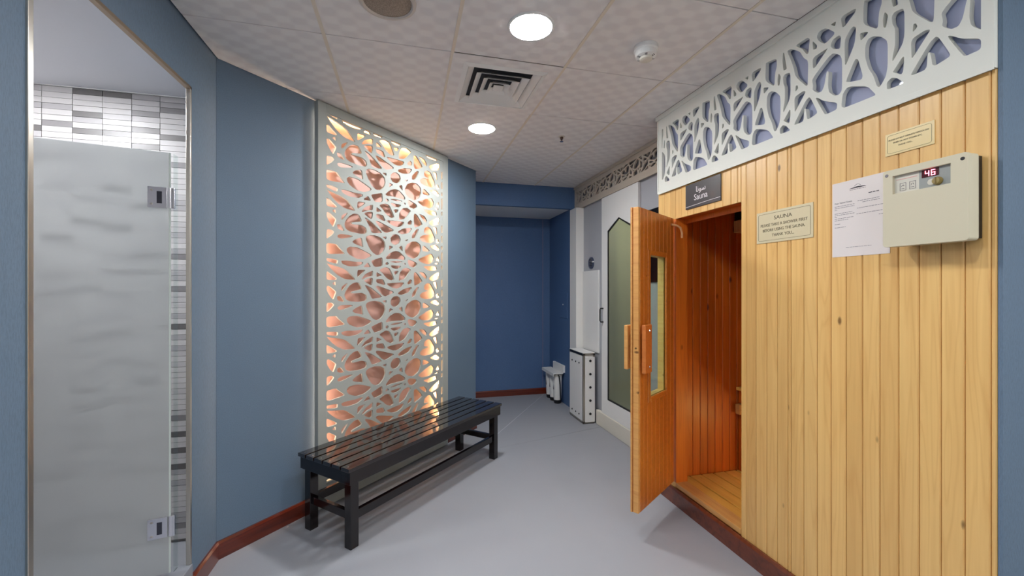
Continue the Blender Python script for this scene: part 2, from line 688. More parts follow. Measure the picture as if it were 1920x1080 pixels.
for i in range(len(GX) - 1):
    for j in range(len(GY) - 1):
        g = 0.0025
        x0, x1, y0, y1 = GX[i] + 0.005, GX[i + 1] - 0.005, GY[j] + g, GY[j + 1] - g
        if i == 2 and abs(GY[j] - 2.122) < 0.01:
            continue                           # the air diffuser sits here
        if i == len(GX) - 2 and y0 < 2.60:
            x1 = 1.69
        mb = MB()
        polys = []
        if y1 < 4.2:
            polys.append(cut([(x0, y0), (x1, y0), (x1, y1), (x0, y1)], A.x + N.x * .004, A.y + N.y * .004, N.x, N.y))
        else:
            if y0 < 4.19:
                polys.append(cut([(x0, y0), (x1, y0), (x1, 4.19), (x0, 4.19)], A.x + N.x * .004, A.y + N.y * .004, N.x, N.y))
            if x1 > 0.69:
                polys.append([(max(x0, .69), max(y0, 4.19)), (x1, max(y0, 4.19)), (x1, y1), (max(x0, .69), y1)])
        ok = False
        if i == len(GX) - 2 and y0 < 2.60 < y1:
            polys.append([(1.69, 2.602), (GX[i + 1] - .005, 2.602), (GX[i + 1] - .005, y1), (1.69, y1)])
        for p in polys:
            if len(p) >= 3 and abs(area(p)) > 0.0015:
                mb.prism(p, 2.600, 2.612)
                ok = True
        if ok:
            mb.build('ceiling_tile', M_ceil, ceil, bevel=0.0015)
for x in GX[1:-1]:
    ytop = 4.61 if x > .69 else A.y + (x - A.x) * U.y / U.x - 0.01
    MB().box(x - 0.008, x + 0.008, -2.3, ytop, 2.5975, 2.6005).build('ceiling_tee', M_tee, ceil)

# left wall with the shower opening
Y0, Y1, ZT = 1.372, 2.200, 2.315
w = MB().box(AX - 0.03, AX, -2.3, Y0, 0, HC + .03).box(AX - 0.012, AX, Y0, Y1 + .012, ZT, HC + .03).box(AX - 0.012, AX, Y1 + .012, 2.484, 0, HC + .03)
tag(w.build('wall_left', M_blue), 'blue wallpapered wall around the shower opening', 'wall', kind='structure')
# diagonal wall with the niche behind the lit panel
nu0, nu1, nz0, nz1 = 0.590, 1.815, 0.14, 2.56
w = MB().box(0, nu0, 0, HC + .03, -0.10, 0).box(nu1, 2.369, 0, HC + .03, -0.10, 0).box(nu0, nu1, 0, nz0, -0.10, 0).box(nu0, nu1, nz1, HC + .03, -0.10, 0)
o = w.build('wall_diagonal', M_blue)
o.matrix_world = MB_frame
tag(o, 'blue wallpapered diagonal wall behind the lit panel', 'wall', kind='structure')
# alcove
w = MB().box(0.60, 0.683, 4.20, 5.47, 0, HC + .03)
tag(w.build('wall_alcove_left', M_navy), 'navy return wall of the far alcove', 'wall', kind='structure')
w = MB().box(0.60, 1.99, 5.37, 5.47, 0, HC)
wb = tag(w.build('wall_back', M_navy), 'navy back wall of the far alcove', 'wall', kind='structure')
MB().box(1.779, 1.791, 5.364, 5.37, 0.09, 2.35).build('edge_strip', plain('violet grey strip', srgb(110, 116, 150), 0.4), wb)
w = MB().box(1.885, 1.99, 4.61, 5.37, 0, 2.35)
wr = tag(w.build('wall_alcove_right', M_navy), 'navy right wall of the far alcove with an access hatch', 'wall', kind='structure')
hat = MB().box(1.879, 1.885, 4.72, 4.98, 1.05, 1.36).build('access_hatch', M_navy, wr, bevel=0.002)
MB().cyl((1.873, 4.86, 1.215), 0.010, 0.012, 0.006, 'X', 14).build('hatch_lock', M_chrome, hat)
w = MB().box(0.683, 1.96, 4.612, 4.66, 2.35, HC + .03)
wh = tag(w.build('trim_1', M_navy), 'navy bulkhead above the far alcove', 'bulkhead', kind='structure')
w = MB().box(0.683, 1.885, 4.66, 5.37, 2.352, 2.40)
tag(w.build('ceiling_alcove', M_white), 'low white ceiling of the far alcove', 'ceiling', kind='structure')

# near right return, rear and side walls behind the camera
w = MB().box(1.716, 2.40, 0.846, 0.857, 0, HC + .03)
tag(w.build('wall_near_right', M_blue), 'blue wallpapered return wall at the right picture edge', 'wall', kind='structure')
w = MB().box(2.40, 2.45, -2.3, 0.857, 0, HC + .03)
tag(w.build('wall_side', M_white), kind='structure', label='white side wall beside the camera', cat='wall')
w = MB().box(-1.0, 2.45, -2.35, -2.30, 0, HC + .03)
tag(w.build('wall_rear', M_white), kind='structure', label='white rear wall behind the camera', cat='wall')


# baseboards
def baseboard(name, p, q, nrm, h, t, mat, label):
    """dark wooden board along p-q with a bevelled top"""
    p, q, nrm = Vector(p), Vector(q), Vector(nrm).normalized()
    d = (q - p).normalized()
    L = (q - p).length
    M = frame((p.x, p.y, 0), (d.x, d.y, 0), (nrm.x, nrm.y, 0))
    sgn = 1 if M.to_3x3().col[2].z > 0 else -1
    prof = [(0.0, 0), (t, 0), (t, h - .012), (t * .55, h), (0.0, h)]
    vs = [(x, y, sgn * z) for x in (0, L) for y, z in prof]
    n = 5
    o = MB().add(vs, [tuple(range(n)), tuple(range(2 * n - 1, n - 1, -1))] + [(i, (i + 1) % n, n + (i + 1) % n, n + i) for i in range(n)]).build(name, mat)
    o.matrix_world = M
    return tag(o, label, 'baseboard', kind='structure')


baseboard('baseboard_left', (AX, 2.215), (AX, 2.478), (1, 0), 0.092, 0.016, M_baseboard, 'short mahogany baseboard beside the shower opening')
pB = A + U * 0.0
qB = A + U * 2.369
baseboard('baseboard_diagonal', (pB.x, pB.y), (qB.x, qB.y), (N.x, N.y), 0.092, 0.016, M_baseboard, 'mahogany baseboard running behind the slatted bench')
baseboard('baseboard_back', (0.69, 5.37), (1.88, 5.37), (0, -1), 0.080, 0.016, M_baseboard, 'mahogany baseboard along the navy back wall')
baseboard('baseboard_right', (1.713, 0.86), (1.713, 2.58), (-1, 0), 0.102, 0.020, M_baseboard_y, 'dark brown baseboard under the pine sauna wall')

# ------------------------------------------------------------------ shower
SY, SX0, SZ = 2.70, -2.20, 2.466
w = MB().box(SX0, AX - 0.03, SY + 0.012, SY + .06, 0, SZ)
ws = tag(w.build('wall_shower_back', M_grout), 'tiled back wall of the shower in white and grey strips', 'wall', kind='structure')
w = MB().box(SX0 - .05, SX0, 0.75, SY + .06, 0, SZ)
tag(w.build('wall_shower_left', M_tiles[1]), 'pale left wall inside the shower', 'wall', kind='structure')
w = MB().box(SX0, AX - 0.03, 0.70, 0.75, 0, SZ)
tag(w.build('wall_shower_near', M_tiles[1]), 'pale near wall inside the shower', 'wall', kind='structure')
w = MB().box(SX0 - .05, AX - 0.03, 0.70, SY + .06, SZ, SZ + .03)
tag(w.build('ceiling_shower', M_shower_paint), 'flat white ceiling of the shower', 'ceiling', kind='structure')
# strip tiles: 130 x 30 mm, staggered greys; those in clear view are single pieces
TW, TH = 0.1305, 0.0298
xj = [-1.7005 + TW * k for k in range(-4, 5)] + [AX - 0.03]
tmesh = {}
rest = [MB() for _ in M_tiles]
rng = random.Random(3)
dark_rows = {}
for ci in range(len(xj) - 1):
    x0, x1 = xj[ci] + 0.0012, xj[ci + 1] - 0.0012
    run = 0
    for r in range(int(SZ / TH)):
        z0 = SZ - (r + 1) * TH - 0.004
        if z0 < 0.005:
            break
        q = rng.random()
        k = 0 if q < .44 else 1 if q < .66 else 2 if q < .80 else 3 if q < .88 else 4
        if k >= 3 and run > 0:
            k = 0
        run = 2 if k >= 3 else run - 1
        y = SY + rng.uniform(0, .002)
        clear = (-1.96 < x0 and z0 > 1.98) or ci >= len(xj) - 3
        if clear:
            key = (round(x1 - x0, 4), k)
            if key not in tmesh:
                b = MB().box(0.0, x1 - x0, 0.0, .012, 0.0, TH - 0.0018)
                tmesh[key] = b.mesh('tile', M_tiles[k])
            link('tile', tmesh[key], ws, loc=(x0, y, z0))
        else:
            rest[k].box(x0, x1, y, SY + .012, z0, z0 + TH - 0.0018)
for k, b in enumerate(rest):
    tag(b.build('tile_field', M_tiles[k], ws), kind='stuff')
MB().box(SX0, AX - 0.03, SY - .004, SY + .012, SZ - 0.004, SZ).build('cove_bead', M_white, ws)
# threshold and jambs
tag(MB().box(-1.13, AX + 0.012, Y0, Y1 + 0.012, 0.0, 0.150).build('trim_2', M_curb, bevel=0.004), 'grey stone curb under the frosted shower door', 'curb', kind='structure')
jb = MB().box(AX - 0.034, AX + 0.006, Y0 - 0.013, Y0 + 0.004, 0, ZT + 0.01)
tag(jb.build('trim_3', M_steel, bevel=0.0015), 'left steel edge trim of the shower opening', 'trim', kind='structure')
jb = MB().box(AX - 0.012, AX + 0.006, Y1 + 0.0, Y1 + 0.014, 0.150, ZT + 0.01)
tag(jb.build('trim_4', M_steel, bevel=0.0015), 'right steel edge trim of the shower opening', 'trim', kind='structure')
jb = MB().box(AX - 0.014, AX + 0.006, Y0, Y1 + .014, ZT - 0.004, ZT + 0.010)
tag(jb.build('trim_5', plain('bronze trim', srgb(150, 132, 112), 0.35, 0.8), bevel=0.0015), 'top metal edge trim of the shower opening', 'trim', kind='structure')
# frosted door, ajar, hinged to a narrow clear pane
hx, hy = -1.008, 2.150
dv = Vector((-0.977, -0.215, 0)).normalized()
Md = frame((hx, hy, 0.160), -dv, (0, 0, 1))             # local x runs back towards the hinge, y up, z faces the room
d1 = empty('door_1', Md, 'frosted glass shower door standing ajar on chrome hinges', 'door', kind='structure')
MB().box(-0.74, 0.0, 0, 1.84, -0.004, 0.004).build('glass_pane', M_frost, d1, bevel=0.001)
MB().box(0.0, 0.006, 0, 1.84, -0.004, 0.004).build('edge_seal', plain('translucent seal', srgb(196, 206, 200), 0.3), d1)
for hz in (1.640, 0.205):
    hg = MB().box(-0.072, -0.004, hz - 0.045, hz + 0.045, 0.004, 0.011).build('hinge', M_chrome, d1, bevel=0.002)
    MB().box(-0.040, -0.022, hz - 0.026, hz + 0.026, 0.011, 0.0125).build('hinge_slot', plain('hinge recess', srgb(84, 84, 92), 0.2, 1.0), hg)
    MB().cyl((0.006, hz - 0.044, 0.006), 0.007, 0.007, 0.088, 'Y', 12).build('hinge_pin', M_chrome, hg, True)
    MB().box(0.010, 0.022, hz - 0.045, hz + 0.045, 0.0, 0.012).build('hinge_plate', M_chrome, hg, bevel=0.002)
    for dx, dz in ((-.058, .030), (-.058, -.030)):
        MB().cyl((dx, hz + dz, 0.011), 0.005, 0.004, 0.002, 'Z', 12).build('hinge_screw', M_steel, hg)
tag(MB().box(-1.000, -0.996, 2.166, Y1 - 0.002, 0.150, 2.0).build('window_1', M_clear), 'narrow clear fixed pane between shower door and wall', 'glass pane', kind='structure')
sh = empty('shower_lamp', (-1.82, 2.00, SZ), 'round lamp in the shower ceiling above the frosted door', 'lamp')
MB().lathe((0, 0, 0), [(0.075, 0), (0.075, -0.006), (0.062, -0.009), (0.062, 0)], 32).build('trim_ring', M_white, sh, True)
MB().cyl((0, 0, -0.011), 0.058, 0.058, 0.003, 'Z', 32).build('diffuser', M_shower_lamp, sh)

# ------------------------------------------------------------------ lit fretwork panel on the diagonal wall
PANEL_HOLES = [[(0.6192,1.6983),(0.6912,1.6994),(0.7083,1.6805),(0.7537,1.6458),(0.7466,1.6393),(0.6212,1.63)],
[(0.6192,1.6013),(0.6574,1.6009),(0.7014,1.595),(0.698,1.5714),(0.6708,1.5728),(0.6212,1.5843)],
[(0.6212,2.0438),(0.6508,2.0356),(0.7608,2.0132),(0.841,1.9459),(0.8262,1.9435),(0.7537,1.9464),(0.698,1.9721),(0.6574,2.0051)],
[(0.6192,1.992),(0.6376,1.9841),(0.6946,1.9481),(0.6877,1.9381),(0.6192,1.9379)],
[(0.6212,1.8954),(0.6376,1.898),(0.6877,1.8623),(0.6844,1.8473),(0.6675,1.8101),(0.6442,1.8301),(0.6192,1.8723)],
[(0.6192,1.7867),(0.6574,1.7886),(0.6742,1.7733),(0.6508,1.7503),(0.6192,1.7268)],
[(0.6192,1.8209),(0.631,1.8111),(0.6212,1.8012)],
[(0.6844,1.9288),(0.6877,1.9002),(0.6574,1.9128)],
[(0.7326,1.8955),(0.7787,1.9207),(0.7751,1.9081),(0.7361,1.8635),(0.7291,1.8714)],
[(0.6946,1.8283),(0.7256,1.8325),(0.7537,1.7976),(0.7396,1.7929),(0.7014,1.8029)],
[(0.698,1.7556),(0.7256,1.7705),(0.8188,1.7692),(0.8151,1.7597),(0.7326,1.7388),(0.7083,1.7421)],
[(0.7572,1.8398),(0.7679,1.8651),(0.7968,1.8994),(0.8336,1.9203),(0.8712,1.9201),(0.8942,1.8895),(0.8942,1.874),(0.8188,1.8603),(0.8151,1.8476),(0.8942,1.8522),(0.9333,1.8386),(0.9412,1.8144),(0.9293,1.7973),(0.8789,1.7914),(0.7968,1.7969),(0.7679,1.8113)],
[(0.7751,1.6744),(0.7968,1.6913),(0.8636,1.6911),(0.9175,1.674),(0.9813,1.6505),(0.9732,1.6371),(0.9175,1.6145),(0.8561,1.6137),(0.7968,1.637),(0.7787,1.6567)],
[(0.8188,1.7267),(0.841,1.7442),(0.8981,1.7657),(0.9097,1.7014),(0.902,1.7007),(0.841,1.7136)],
[(0.9372,1.7542),(0.9412,1.7735),(0.9652,1.7856),(1.0141,1.7912),(1.0731,1.7814),(1.1077,1.7554),(1.1147,1.723),(1.0989,1.6886),(1.0645,1.6598),(1.0308,1.654),(0.9895,1.6734),(0.9571,1.7151)],
[(0.7291,1.5908),(0.7679,1.5961),(0.841,1.5914),(0.9058,1.5951),(0.902,1.5793),(0.8636,1.5619),(0.7895,1.5583),(0.7431,1.5709)],
[(0.9097,1.5579),(0.9531,1.5947),(0.9813,1.5612)],
[(0.9813,1.6058),(1.0308,1.6217),(1.086,1.6384),(1.0903,1.5828),(1.0774,1.5723),(1.0224,1.5632),(1.0059,1.572)],
[(0.8636,2.0112),(0.9293,2.0139),(0.9175,1.9992),(0.8636,1.9589),(0.8598,1.9767)],
[(0.8981,1.9491),(0.9254,1.9818),(0.9977,2.0134),(0.9936,1.9711),(0.9531,1.9644),(0.9058,1.9442)],
[(0.9175,1.9379),(0.9491,1.9512),(0.9977,1.959),(0.9895,1.9098),(0.9732,1.9074),(0.9333,1.9266)],
[(1.0308,2.0031),(1.086,1.9798),(1.0308,1.9643)],
[(1.0308,1.9514),(1.0946,1.9516),(1.1164,1.9152),(1.0989,1.9094),(1.0308,1.9255)],
[(1.0577,2.0175),(1.1164,2.041),(1.1563,2.0348),(1.1789,2.0051),(1.2063,1.9553),(1.1744,1.9437),(1.1252,1.963),(1.0903,1.9969)],
[(0.9215,1.9091),(0.9813,1.8894),(1.0817,1.825),(1.0731,1.8174),(0.9895,1.8075),(0.9652,1.8554)],
[(1.0224,1.8953),(1.0476,1.9021),(1.1971,1.8591),(1.1971,1.849),(1.1252,1.8235),(1.0903,1.8326)],
[(1.1296,1.9204),(1.3009,1.9313),(1.3106,1.9222),(1.2912,1.8987),(1.2436,1.8821),(1.1971,1.8862),(1.1518,1.9036)],
[(1.2739,1.7892),(1.2612,1.7613),(1.2294,1.7442),(1.1939,1.7458),(1.1711,1.7647),(1.1711,1.7923),(1.1939,1.8161),(1.2294,1.825),(1.2612,1.8145)],
[(1.086,1.7894),(1.1296,1.7975),(1.1252,1.7738)],
[(1.1563,1.7335),(1.1971,1.7237),(1.1518,1.6963)],
[(1.253,1.7286),(1.2912,1.7424),(1.2961,1.6976)],
[(1.1208,1.6374),(1.1608,1.6735),(1.2156,1.6947),(1.2625,1.6915),(1.3204,1.6541),(1.3155,1.6328),(1.2436,1.6352),(1.1789,1.6345),(1.1385,1.6285)],
[(1.1608,1.6098),(1.2249,1.6204),(1.3009,1.618),(1.2249,1.6033)],
[(1.1698,1.5835),(1.2816,1.5857),(1.2578,1.5638),(1.2156,1.5586),(1.1834,1.5673)],
[(1.1501,1.5959),(1.142,1.585),(1.1261,1.5842),(1.1182,1.5941),(1.1261,1.6049),(1.142,1.6058)],
[(1.3028,1.6076),(1.3302,1.6091),(1.3253,1.5913)],
[(1.2017,2.0122),(1.253,2.0208),(1.2389,1.9945),(1.2156,1.9873)],
[(1.2578,1.97),(1.2673,2.0059),(1.2961,2.0349),(1.3451,2.0467),(1.3852,2.0322),(1.3801,2.0207),(1.3204,1.9585),(1.2578,1.9424)],
[(1.3451,1.927),(1.3801,1.9567),(1.4005,1.9489),(1.3954,1.9232),(1.36,1.9149)],
[(1.2483,1.8518),(1.3106,1.8803),(1.3903,1.894),(1.3954,1.8839),(1.37,1.8524),(1.2912,1.8327),(1.253,1.8386)],
[(1.4005,1.8417),(1.4522,1.8911),(1.484,1.895),(1.4418,1.8247),(1.4005,1.8095)],
[(1.35,2.1005),(1.37,2.1148),(1.4522,2.0939),(1.4575,2.073),(1.421,2.0524),(1.37,2.0616)],
[(1.3204,1.7136),(1.3451,1.7579),(1.4005,1.7845),(1.4522,1.7897),(1.5,1.7651),(1.5054,1.7215),(1.4786,1.6756),(1.421,1.65),(1.36,1.6638),(1.3302,1.6863)],
[(1.3204,1.7906),(1.36,1.8003),(1.3401,1.782)],
[(1.421,2.0093),(1.4522,2.0142),(1.5271,1.9447),(1.4947,1.9257),(1.4262,1.9022)],
[(1.4786,2.022),(1.549,2.0145),(1.5823,1.9822),(1.5712,1.9619),(1.538,1.9758)],
[(1.4947,1.8305),(1.5271,1.8525),(1.6162,1.8648),(1.5435,1.8729),(1.549,1.9106),(1.5879,1.9268),(1.6277,1.9206),(1.6799,1.8506),(1.674,1.8194),(1.6391,1.8007),(1.5601,1.7967),(1.5054,1.8096)],
[(1.5271,1.7565),(1.549,1.7659),(1.6162,1.7305),(1.5936,1.7212),(1.5271,1.7196)],
[(1.468,1.6458),(1.5712,1.6858),(1.6391,1.7058),(1.6681,1.6736),(1.6565,1.6385),(1.6162,1.6173),(1.5271,1.62)],
[(1.5271,1.5941),(1.6976,1.6024),(1.7094,1.5683),(1.6049,1.5603)],
[(1.6162,1.7682),(1.6976,1.7871),(1.7455,1.7565),(1.7334,1.7361),(1.6623,1.7495)],
[(1.6916,1.825),(1.7274,1.8442),(1.7455,1.8071),(1.7094,1.7998)],
[(1.5992,1.9696),(1.7214,2.0254),(1.7455,2.0212),(1.7334,1.969),(1.6507,1.9464)],
[(1.6565,1.9357),(1.7094,1.9387),(1.7154,1.8777),(1.6976,1.8833)],
[(1.6916,1.6521),(1.7334,1.6973),(1.7455,1.6437)],
[(1.674,1.6242),(1.7334,1.6313),(1.7214,1.6152)],
[(1.765,1.9615),(1.7846,1.9641),(1.7846,1.9013),(1.765,1.899)],
[(1.765,1.8716),(1.7846,1.8738),(1.7846,1.8149),(1.765,1.8129)],
[(1.765,1.7817),(1.7846,1.7834),(1.7846,1.752),(1.765,1.7504)],
[(1.765,1.7269),(1.7846,1.7284),(1.7846,1.6341),(1.765,1.6331)],
[(1.765,1.6096),(1.7846,1.6106),(1.7846,1.5791),(1.765,1.5783)]]
lp = empty('fretwork_light_panel', MB_frame, 'tall white fretwork panel glowing with warm light behind the bench', 'light panel')
PU0, PU1, PZ0, PZ1 = 0.6155, 1.787, 0.165, 2.532
holes = []
PER = 0.4744
for k in range(-5, 4):
    for h in PANEL_HOLES:
        c = clip([(x, z + k * PER) for x, z in h], PU0, PU1, PZ0, PZ1)
        if len(c) >= 3 and abs(area(c)) > 0.00012:
            if area(c) < 0:
                c = c[::-1]
            gx_, gy_ = sum(p[0] for p in c) / len(c), sum(p[1] for p in c) / len(c)
            holes.append([(min(max(gx_ + (x - gx_) * 1.05, PU0), PU1), min(max(gy_ + (y - gy_) * 1.05, PZ0), PZ1)) for x, y in chaikin(c, 2)])
lat = lattice([(0.598, 0.145), (1.812, 0.145), (1.812, 2.552), (0.598, 2.552)], holes, 0.012)
lat.v = [(x, y, z + 0.046) for x, y, z in lat.v]
lat.build('fretwork', M_fret_panel, lp)
fo = (0.553, 1.858, 0.012, 2.592)
fi = (0.6135, 1.789, 0.163, 2.534)
for nm, q in (('frame_left', (fo[0], fi[0], fo[2], fo[3])), ('frame_right', (fi[1], fo[1], fo[2], fo[3])), ('frame_top', (fi[0], fi[1], fi[3], fo[3])), ('frame_bottom', (fi[0], fi[1], fo[2], fi[2]))):
    MB().box(q[0], q[1], q[2], q[3], 0.014, 0.050).build('frame_rail', M_fret_panel, lp, bevel=0.0015)
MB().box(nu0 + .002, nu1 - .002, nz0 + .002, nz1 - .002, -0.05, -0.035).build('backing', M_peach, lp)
MB().box(1.797, 1.806, nz0 + .02, nz1 - .02, -0.012, -0.004).build('light_strip', M_led_r, lp)
MB().box(0.599, 0.607, nz0 + .02, nz1 - .02, 0.002, 0.010).build('light_strip', M_led_l, lp)
MB().box(0.64, 1.77, 2.546, 2.554, -0.012, -0.004).build('light_strip', M_led_t, lp)
MB().box(0.64, 1.77, 0.146, 0.153, -0.012, -0.004).build('light_strip', M_led_t, lp)

# ------------------------------------------------------------------ sauna: pine wall, fret header, interior
SXF = 1.715
DY0, DY1, DZ0, DZ1 = 1.848, 2.400, 0.135, 1.864
WB0, WB1, WZ0, WZ1 = 0.858, 2.595, 0.10, 2.062
w = MB()
w.box(1.728, 1.80, WB0, DY0, 0, 2.07).box(1.728, 1.80, DY1, WB1, 0, 2.07).box(1.728, 1.80, DY0, DY1, DZ1, 2.07).box(1.745, 1.80, WB0, WB1, 2.07, HC + .02).box(1.728, 1.80, DY0, DY1, 0, 0.118)
w.box(1.80, 3.3, 2.56, WB1, 0, HC + .02)
M_carc = wood('sauna carcass', srgb(170, 100, 44), srgb(130, 66, 26), 0.5, 'Z', False, 0.0)
sw = tag(w.build('wall_right', M_carc), 'pine boarded front wall of the sauna', 'wall', kind='structure')
bcache = {}


def board(parent, width, z0, z1, mat, loc, rot=0.0, t=0.013):
    """one tongue-and-groove board: local x across, y = outwards (front at 0), z up, with chamfered front edges"""
    key = (round(width, 4), round(z1 - z0, 4), mat.name)
    if key not in bcache:
        c = 0.0035
        wd = width - 0.0012
        prof = [(0.0006, t), (0.0006, c), (0.0006 + c, 0), (wd - c, 0), (wd, c), (wd, t)]
        bcache[key] = MB().prism(prof, 0, z1 - z0).mesh('board', mat)
    o = link('board', bcache[key], parent, loc=(loc[0], loc[1], z0))
    o.rotation_euler.z = rot
    return o


BJ = [0.858, 0.873, 0.934, 0.995, 1.056, 1.118, 1.180, 1.241, 1.303, 1.365, 1.426, 1.489, 1.552, 1.569, 1.626, 1.686, 1.751, 1.812, 1.848]
DJ = [1.848, 1.871, 1.918, 1.980, 2.040, 2.100, 2.160, 2.220, 2.280, 2.340, 2.400]
EJ = [2.400, 2.460, 2.520, 2.595]
ROT = -math.pi / 2          # local x -> -Y, local y (depth) -> +X
for a, b in zip(BJ, BJ[1:]):
    board(sw, b - a, WZ0, WZ1, M_pine, (SXF, b), ROT)
for a, b in zip(DJ, DJ[1:]):
    board(sw, b - a, DZ1, WZ1, M_pine, (SXF, b), ROT)
for a, b in zip(EJ, EJ[1:]):
    board(sw, b - a, WZ0, WZ1, M_pine, (SXF, b), ROT)
# door sill and reveals
MB().box(SXF - .001, 1.80, DY0, DY1, 0.104, 0.135).build('sill', M_pine_y, sw, bevel=0.003)
MB().box(1.7145, 1.80, DY1 - 0.006, DY1 + .02, DZ0, DZ1).build('door_post', M_pine_red, sw)
MB().box(1.728, 1.80, DY0 - .02, DY0 + 0.001, DZ0, DZ1).build('door_post', M_pine_red, sw)
MB().box(1.728, 1.80, DY0, DY1, DZ1 - .001, DZ1 + .02).build('door_head', M_pine_red, sw)
MB().box(1.785, 1.80, DY0, DY1, DZ1 - .03, DZ1 - .001).build('door_stop', M_pine_red, sw)
# interior
IY = 2.500
wi = MB().box(1.80, 3.3, IY + .013, 2.56, 0, 2.06)
wi = tag(wi.build('wall_sauna_end', M_carc), 'heat-aged pine end wall inside the sauna', 'wall', kind='structure')
x = 1.802
rng = random.Random(5)
while x < 2.62:
    wd = 0.0605
    board(wi, wd, 0.115, 2.05, M_pine_red, (x, IY), 0.0)
    x += wd
MB().box(x, 3.3, IY, IY + .013, 0.115, 2.05).build('plain_boarding', M_pine_red, wi)
w = MB().box(3.3, 3.35, 0.858, 2.595, 0, 2.08).box(1.80, 3.3, 0.858, 0.90, 0, 2.08)
tag(w.build('wall_sauna_inner', M_pine_red), 'pine inner walls of the sauna', 'wall', kind='structure')
w = MB().box(1.80, 3.3, 0.90, 2.56, 2.05, 2.08)
tag(w.build('ceiling_sauna', M_pine_red), 'pine ceiling inside the sauna', 'ceiling', kind='structure')
fi_ = MB().box(1.80, 3.3, 0.90, IY, 0.05, 0.10)
fi_ = tag(fi_.build('floor_sauna', plain('dark underfloor', srgb(60, 34, 16), 0.8)), 'slatted pine floor inside the sauna', 'floor', kind='structure')
x = 1.803
sl = MB().box(0, 0.085, 0, 1.59, 0, 0.018).mesh('floor_slat', M_pine_floor)
while x < 2.9:
    link('floor_slat', sl, fi_, 0.003, loc=(x, 0.905, 0.10))
    x += 0.095
sb = empty('sauna_bench', (2.27, 1.70, 0.118), 'pine sauna bench just visible inside the doorway', 'bench')
MB().box(0.02, 0.06, -0.75, 0.79, 0.48, 0.57).build('front_rail', M_pine_red, sb, bevel=0.004)
MB().box(-0.012, 0.60, 0.745, 0.785, 0.405, 0.475).build('bearer', M_pine_y, sb, bevel=0.004)
MB().box(-0.012, 0.60, -0.74, -0.70, 0.405, 0.475).build('bearer', M_pine_y, sb, bevel=0.004)
for k in range(6):
    MB().box(0.0 + k * .098, 0.088 + k * .098, -0.75, 0.79, 0.57, 0.592).build('seat_slat', M_pine_floor, sb, bevel=0.003)
for y in (-0.72, 0.765):
    MB().box(0.52, 0.57, y - .025, y + .025, 0.0, 0.405).build('leg', M_pine_red, sb)
    MB().box(0.022, 0.07, y - .025, y + .025, 0.0, 0.405).build('leg', M_pine_red, sb)
ul = empty('sauna_fill_light', (2.62, 1.55, 0.30), 'added amber fill light hidden under the sauna bench', 'lamp')  # added light source, hidden, that brightens the sauna interior
MB().box(-0.02, 0.02, -0.30, 0.30, 0.03, 0.06).build('housing', M_black, ul)
MB().box(-0.015, 0.015, -0.28, 0.28, 0.0, 0.03).build('diffuser', M_sauna_fill, ul)
MB().box(-0.01, 0.01, -0.30, -0.28, -0.182, 0.03).build('bracket', M_black, ul)
MB().box(-0.01, 0.01, 0.28, 0.30, -0.182, 0.03).build('bracket', M_black, ul)
ls = empty('sauna_lamp', (2.285, 2.49, 1.80), 'small wooden box lamp high inside the sauna doorway', 'lamp')
MB().box(-0.035, 0.05, -0.06, 0.0, 0.0, 0.085).build('shade', M_pine, ls, bevel=0.003)
MB().box(-0.02, 0.04, -0.05, 0.009, 0.085, 0.20).build('mount', M_black, ls, bevel=0.003)

# open sauna door
hp, fp = Vector((1.700, 2.398, 0)), Vector((1.259, 2.095, 0))
ex = (fp - hp).normalized()
LW = (fp - hp).length
Mdoor = frame((hp.x, hp.y, 0.145), ex, (0, 0, 1))         # x to the free edge, y up, z to the outer side
DH = 1.719
d2 = empty('door_2', Mdoor, 'open pine sauna door with a tall glass window', 'door', kind='structure')
gx0, gx1, gy0, gy1 = 0.118, 0.412, 0.600, 1.482
T = 0.046
st = MB().box(LW - 0.024, LW, 0, DH, 0.0, T * .70)
st.build('edge_strip', M_door_edge, d2, bevel=0.002)
MB().box(0.0, LW + 0.003, 0, gy0, T * .78, T).box(0.0, LW + 0.003, gy1, DH, T * .78, T).box(0.0, gx0, gy0, gy1, T * .78, T).box(gx1, LW + 0.003, gy0, gy1, T * .78, T).build('outer_skin', M_door_edge, d2)
MB().box(0.0, LW - .006, 0, gy0, T * .70, T * .78).box(0.0, LW - .006, gy1, DH, T * .70, T * .78).build('groove', M_pine_red, d2)
# inner boards around the window
xs = [0.0, 0.058, 0.118, 0.177, 0.236, 0.294, 0.353, 0.412, 0.462, LW - 0.024]
for a, b in zip(xs, xs[1:]):
    inside = a >= gx0 - .001 and b <= gx1 + .001
    for z0, z1 in (((0, gy0), (gy1, DH)) if inside else ((0, DH),)):
        bb = MB()
        c = 0.0025
        prof = [(a + .0005, T * .7), (a + .0005, c), (a + .0005 + c, 0), (b - .0005 - c, 0), (b - .0005, c), (b - .0005, T * .7)]
        n = 6
        bb.add([(x, z0, z) for x, z in prof] + [(x, z1, z) for x, z in prof], [tuple(range(n)), tuple(range(2 * n - 1, n - 1, -1))] + [(i, (i + 1) % n, n + (i + 1) % n, n + i) for i in range(n)])
        bb.build('board', M_door_wood, d2)
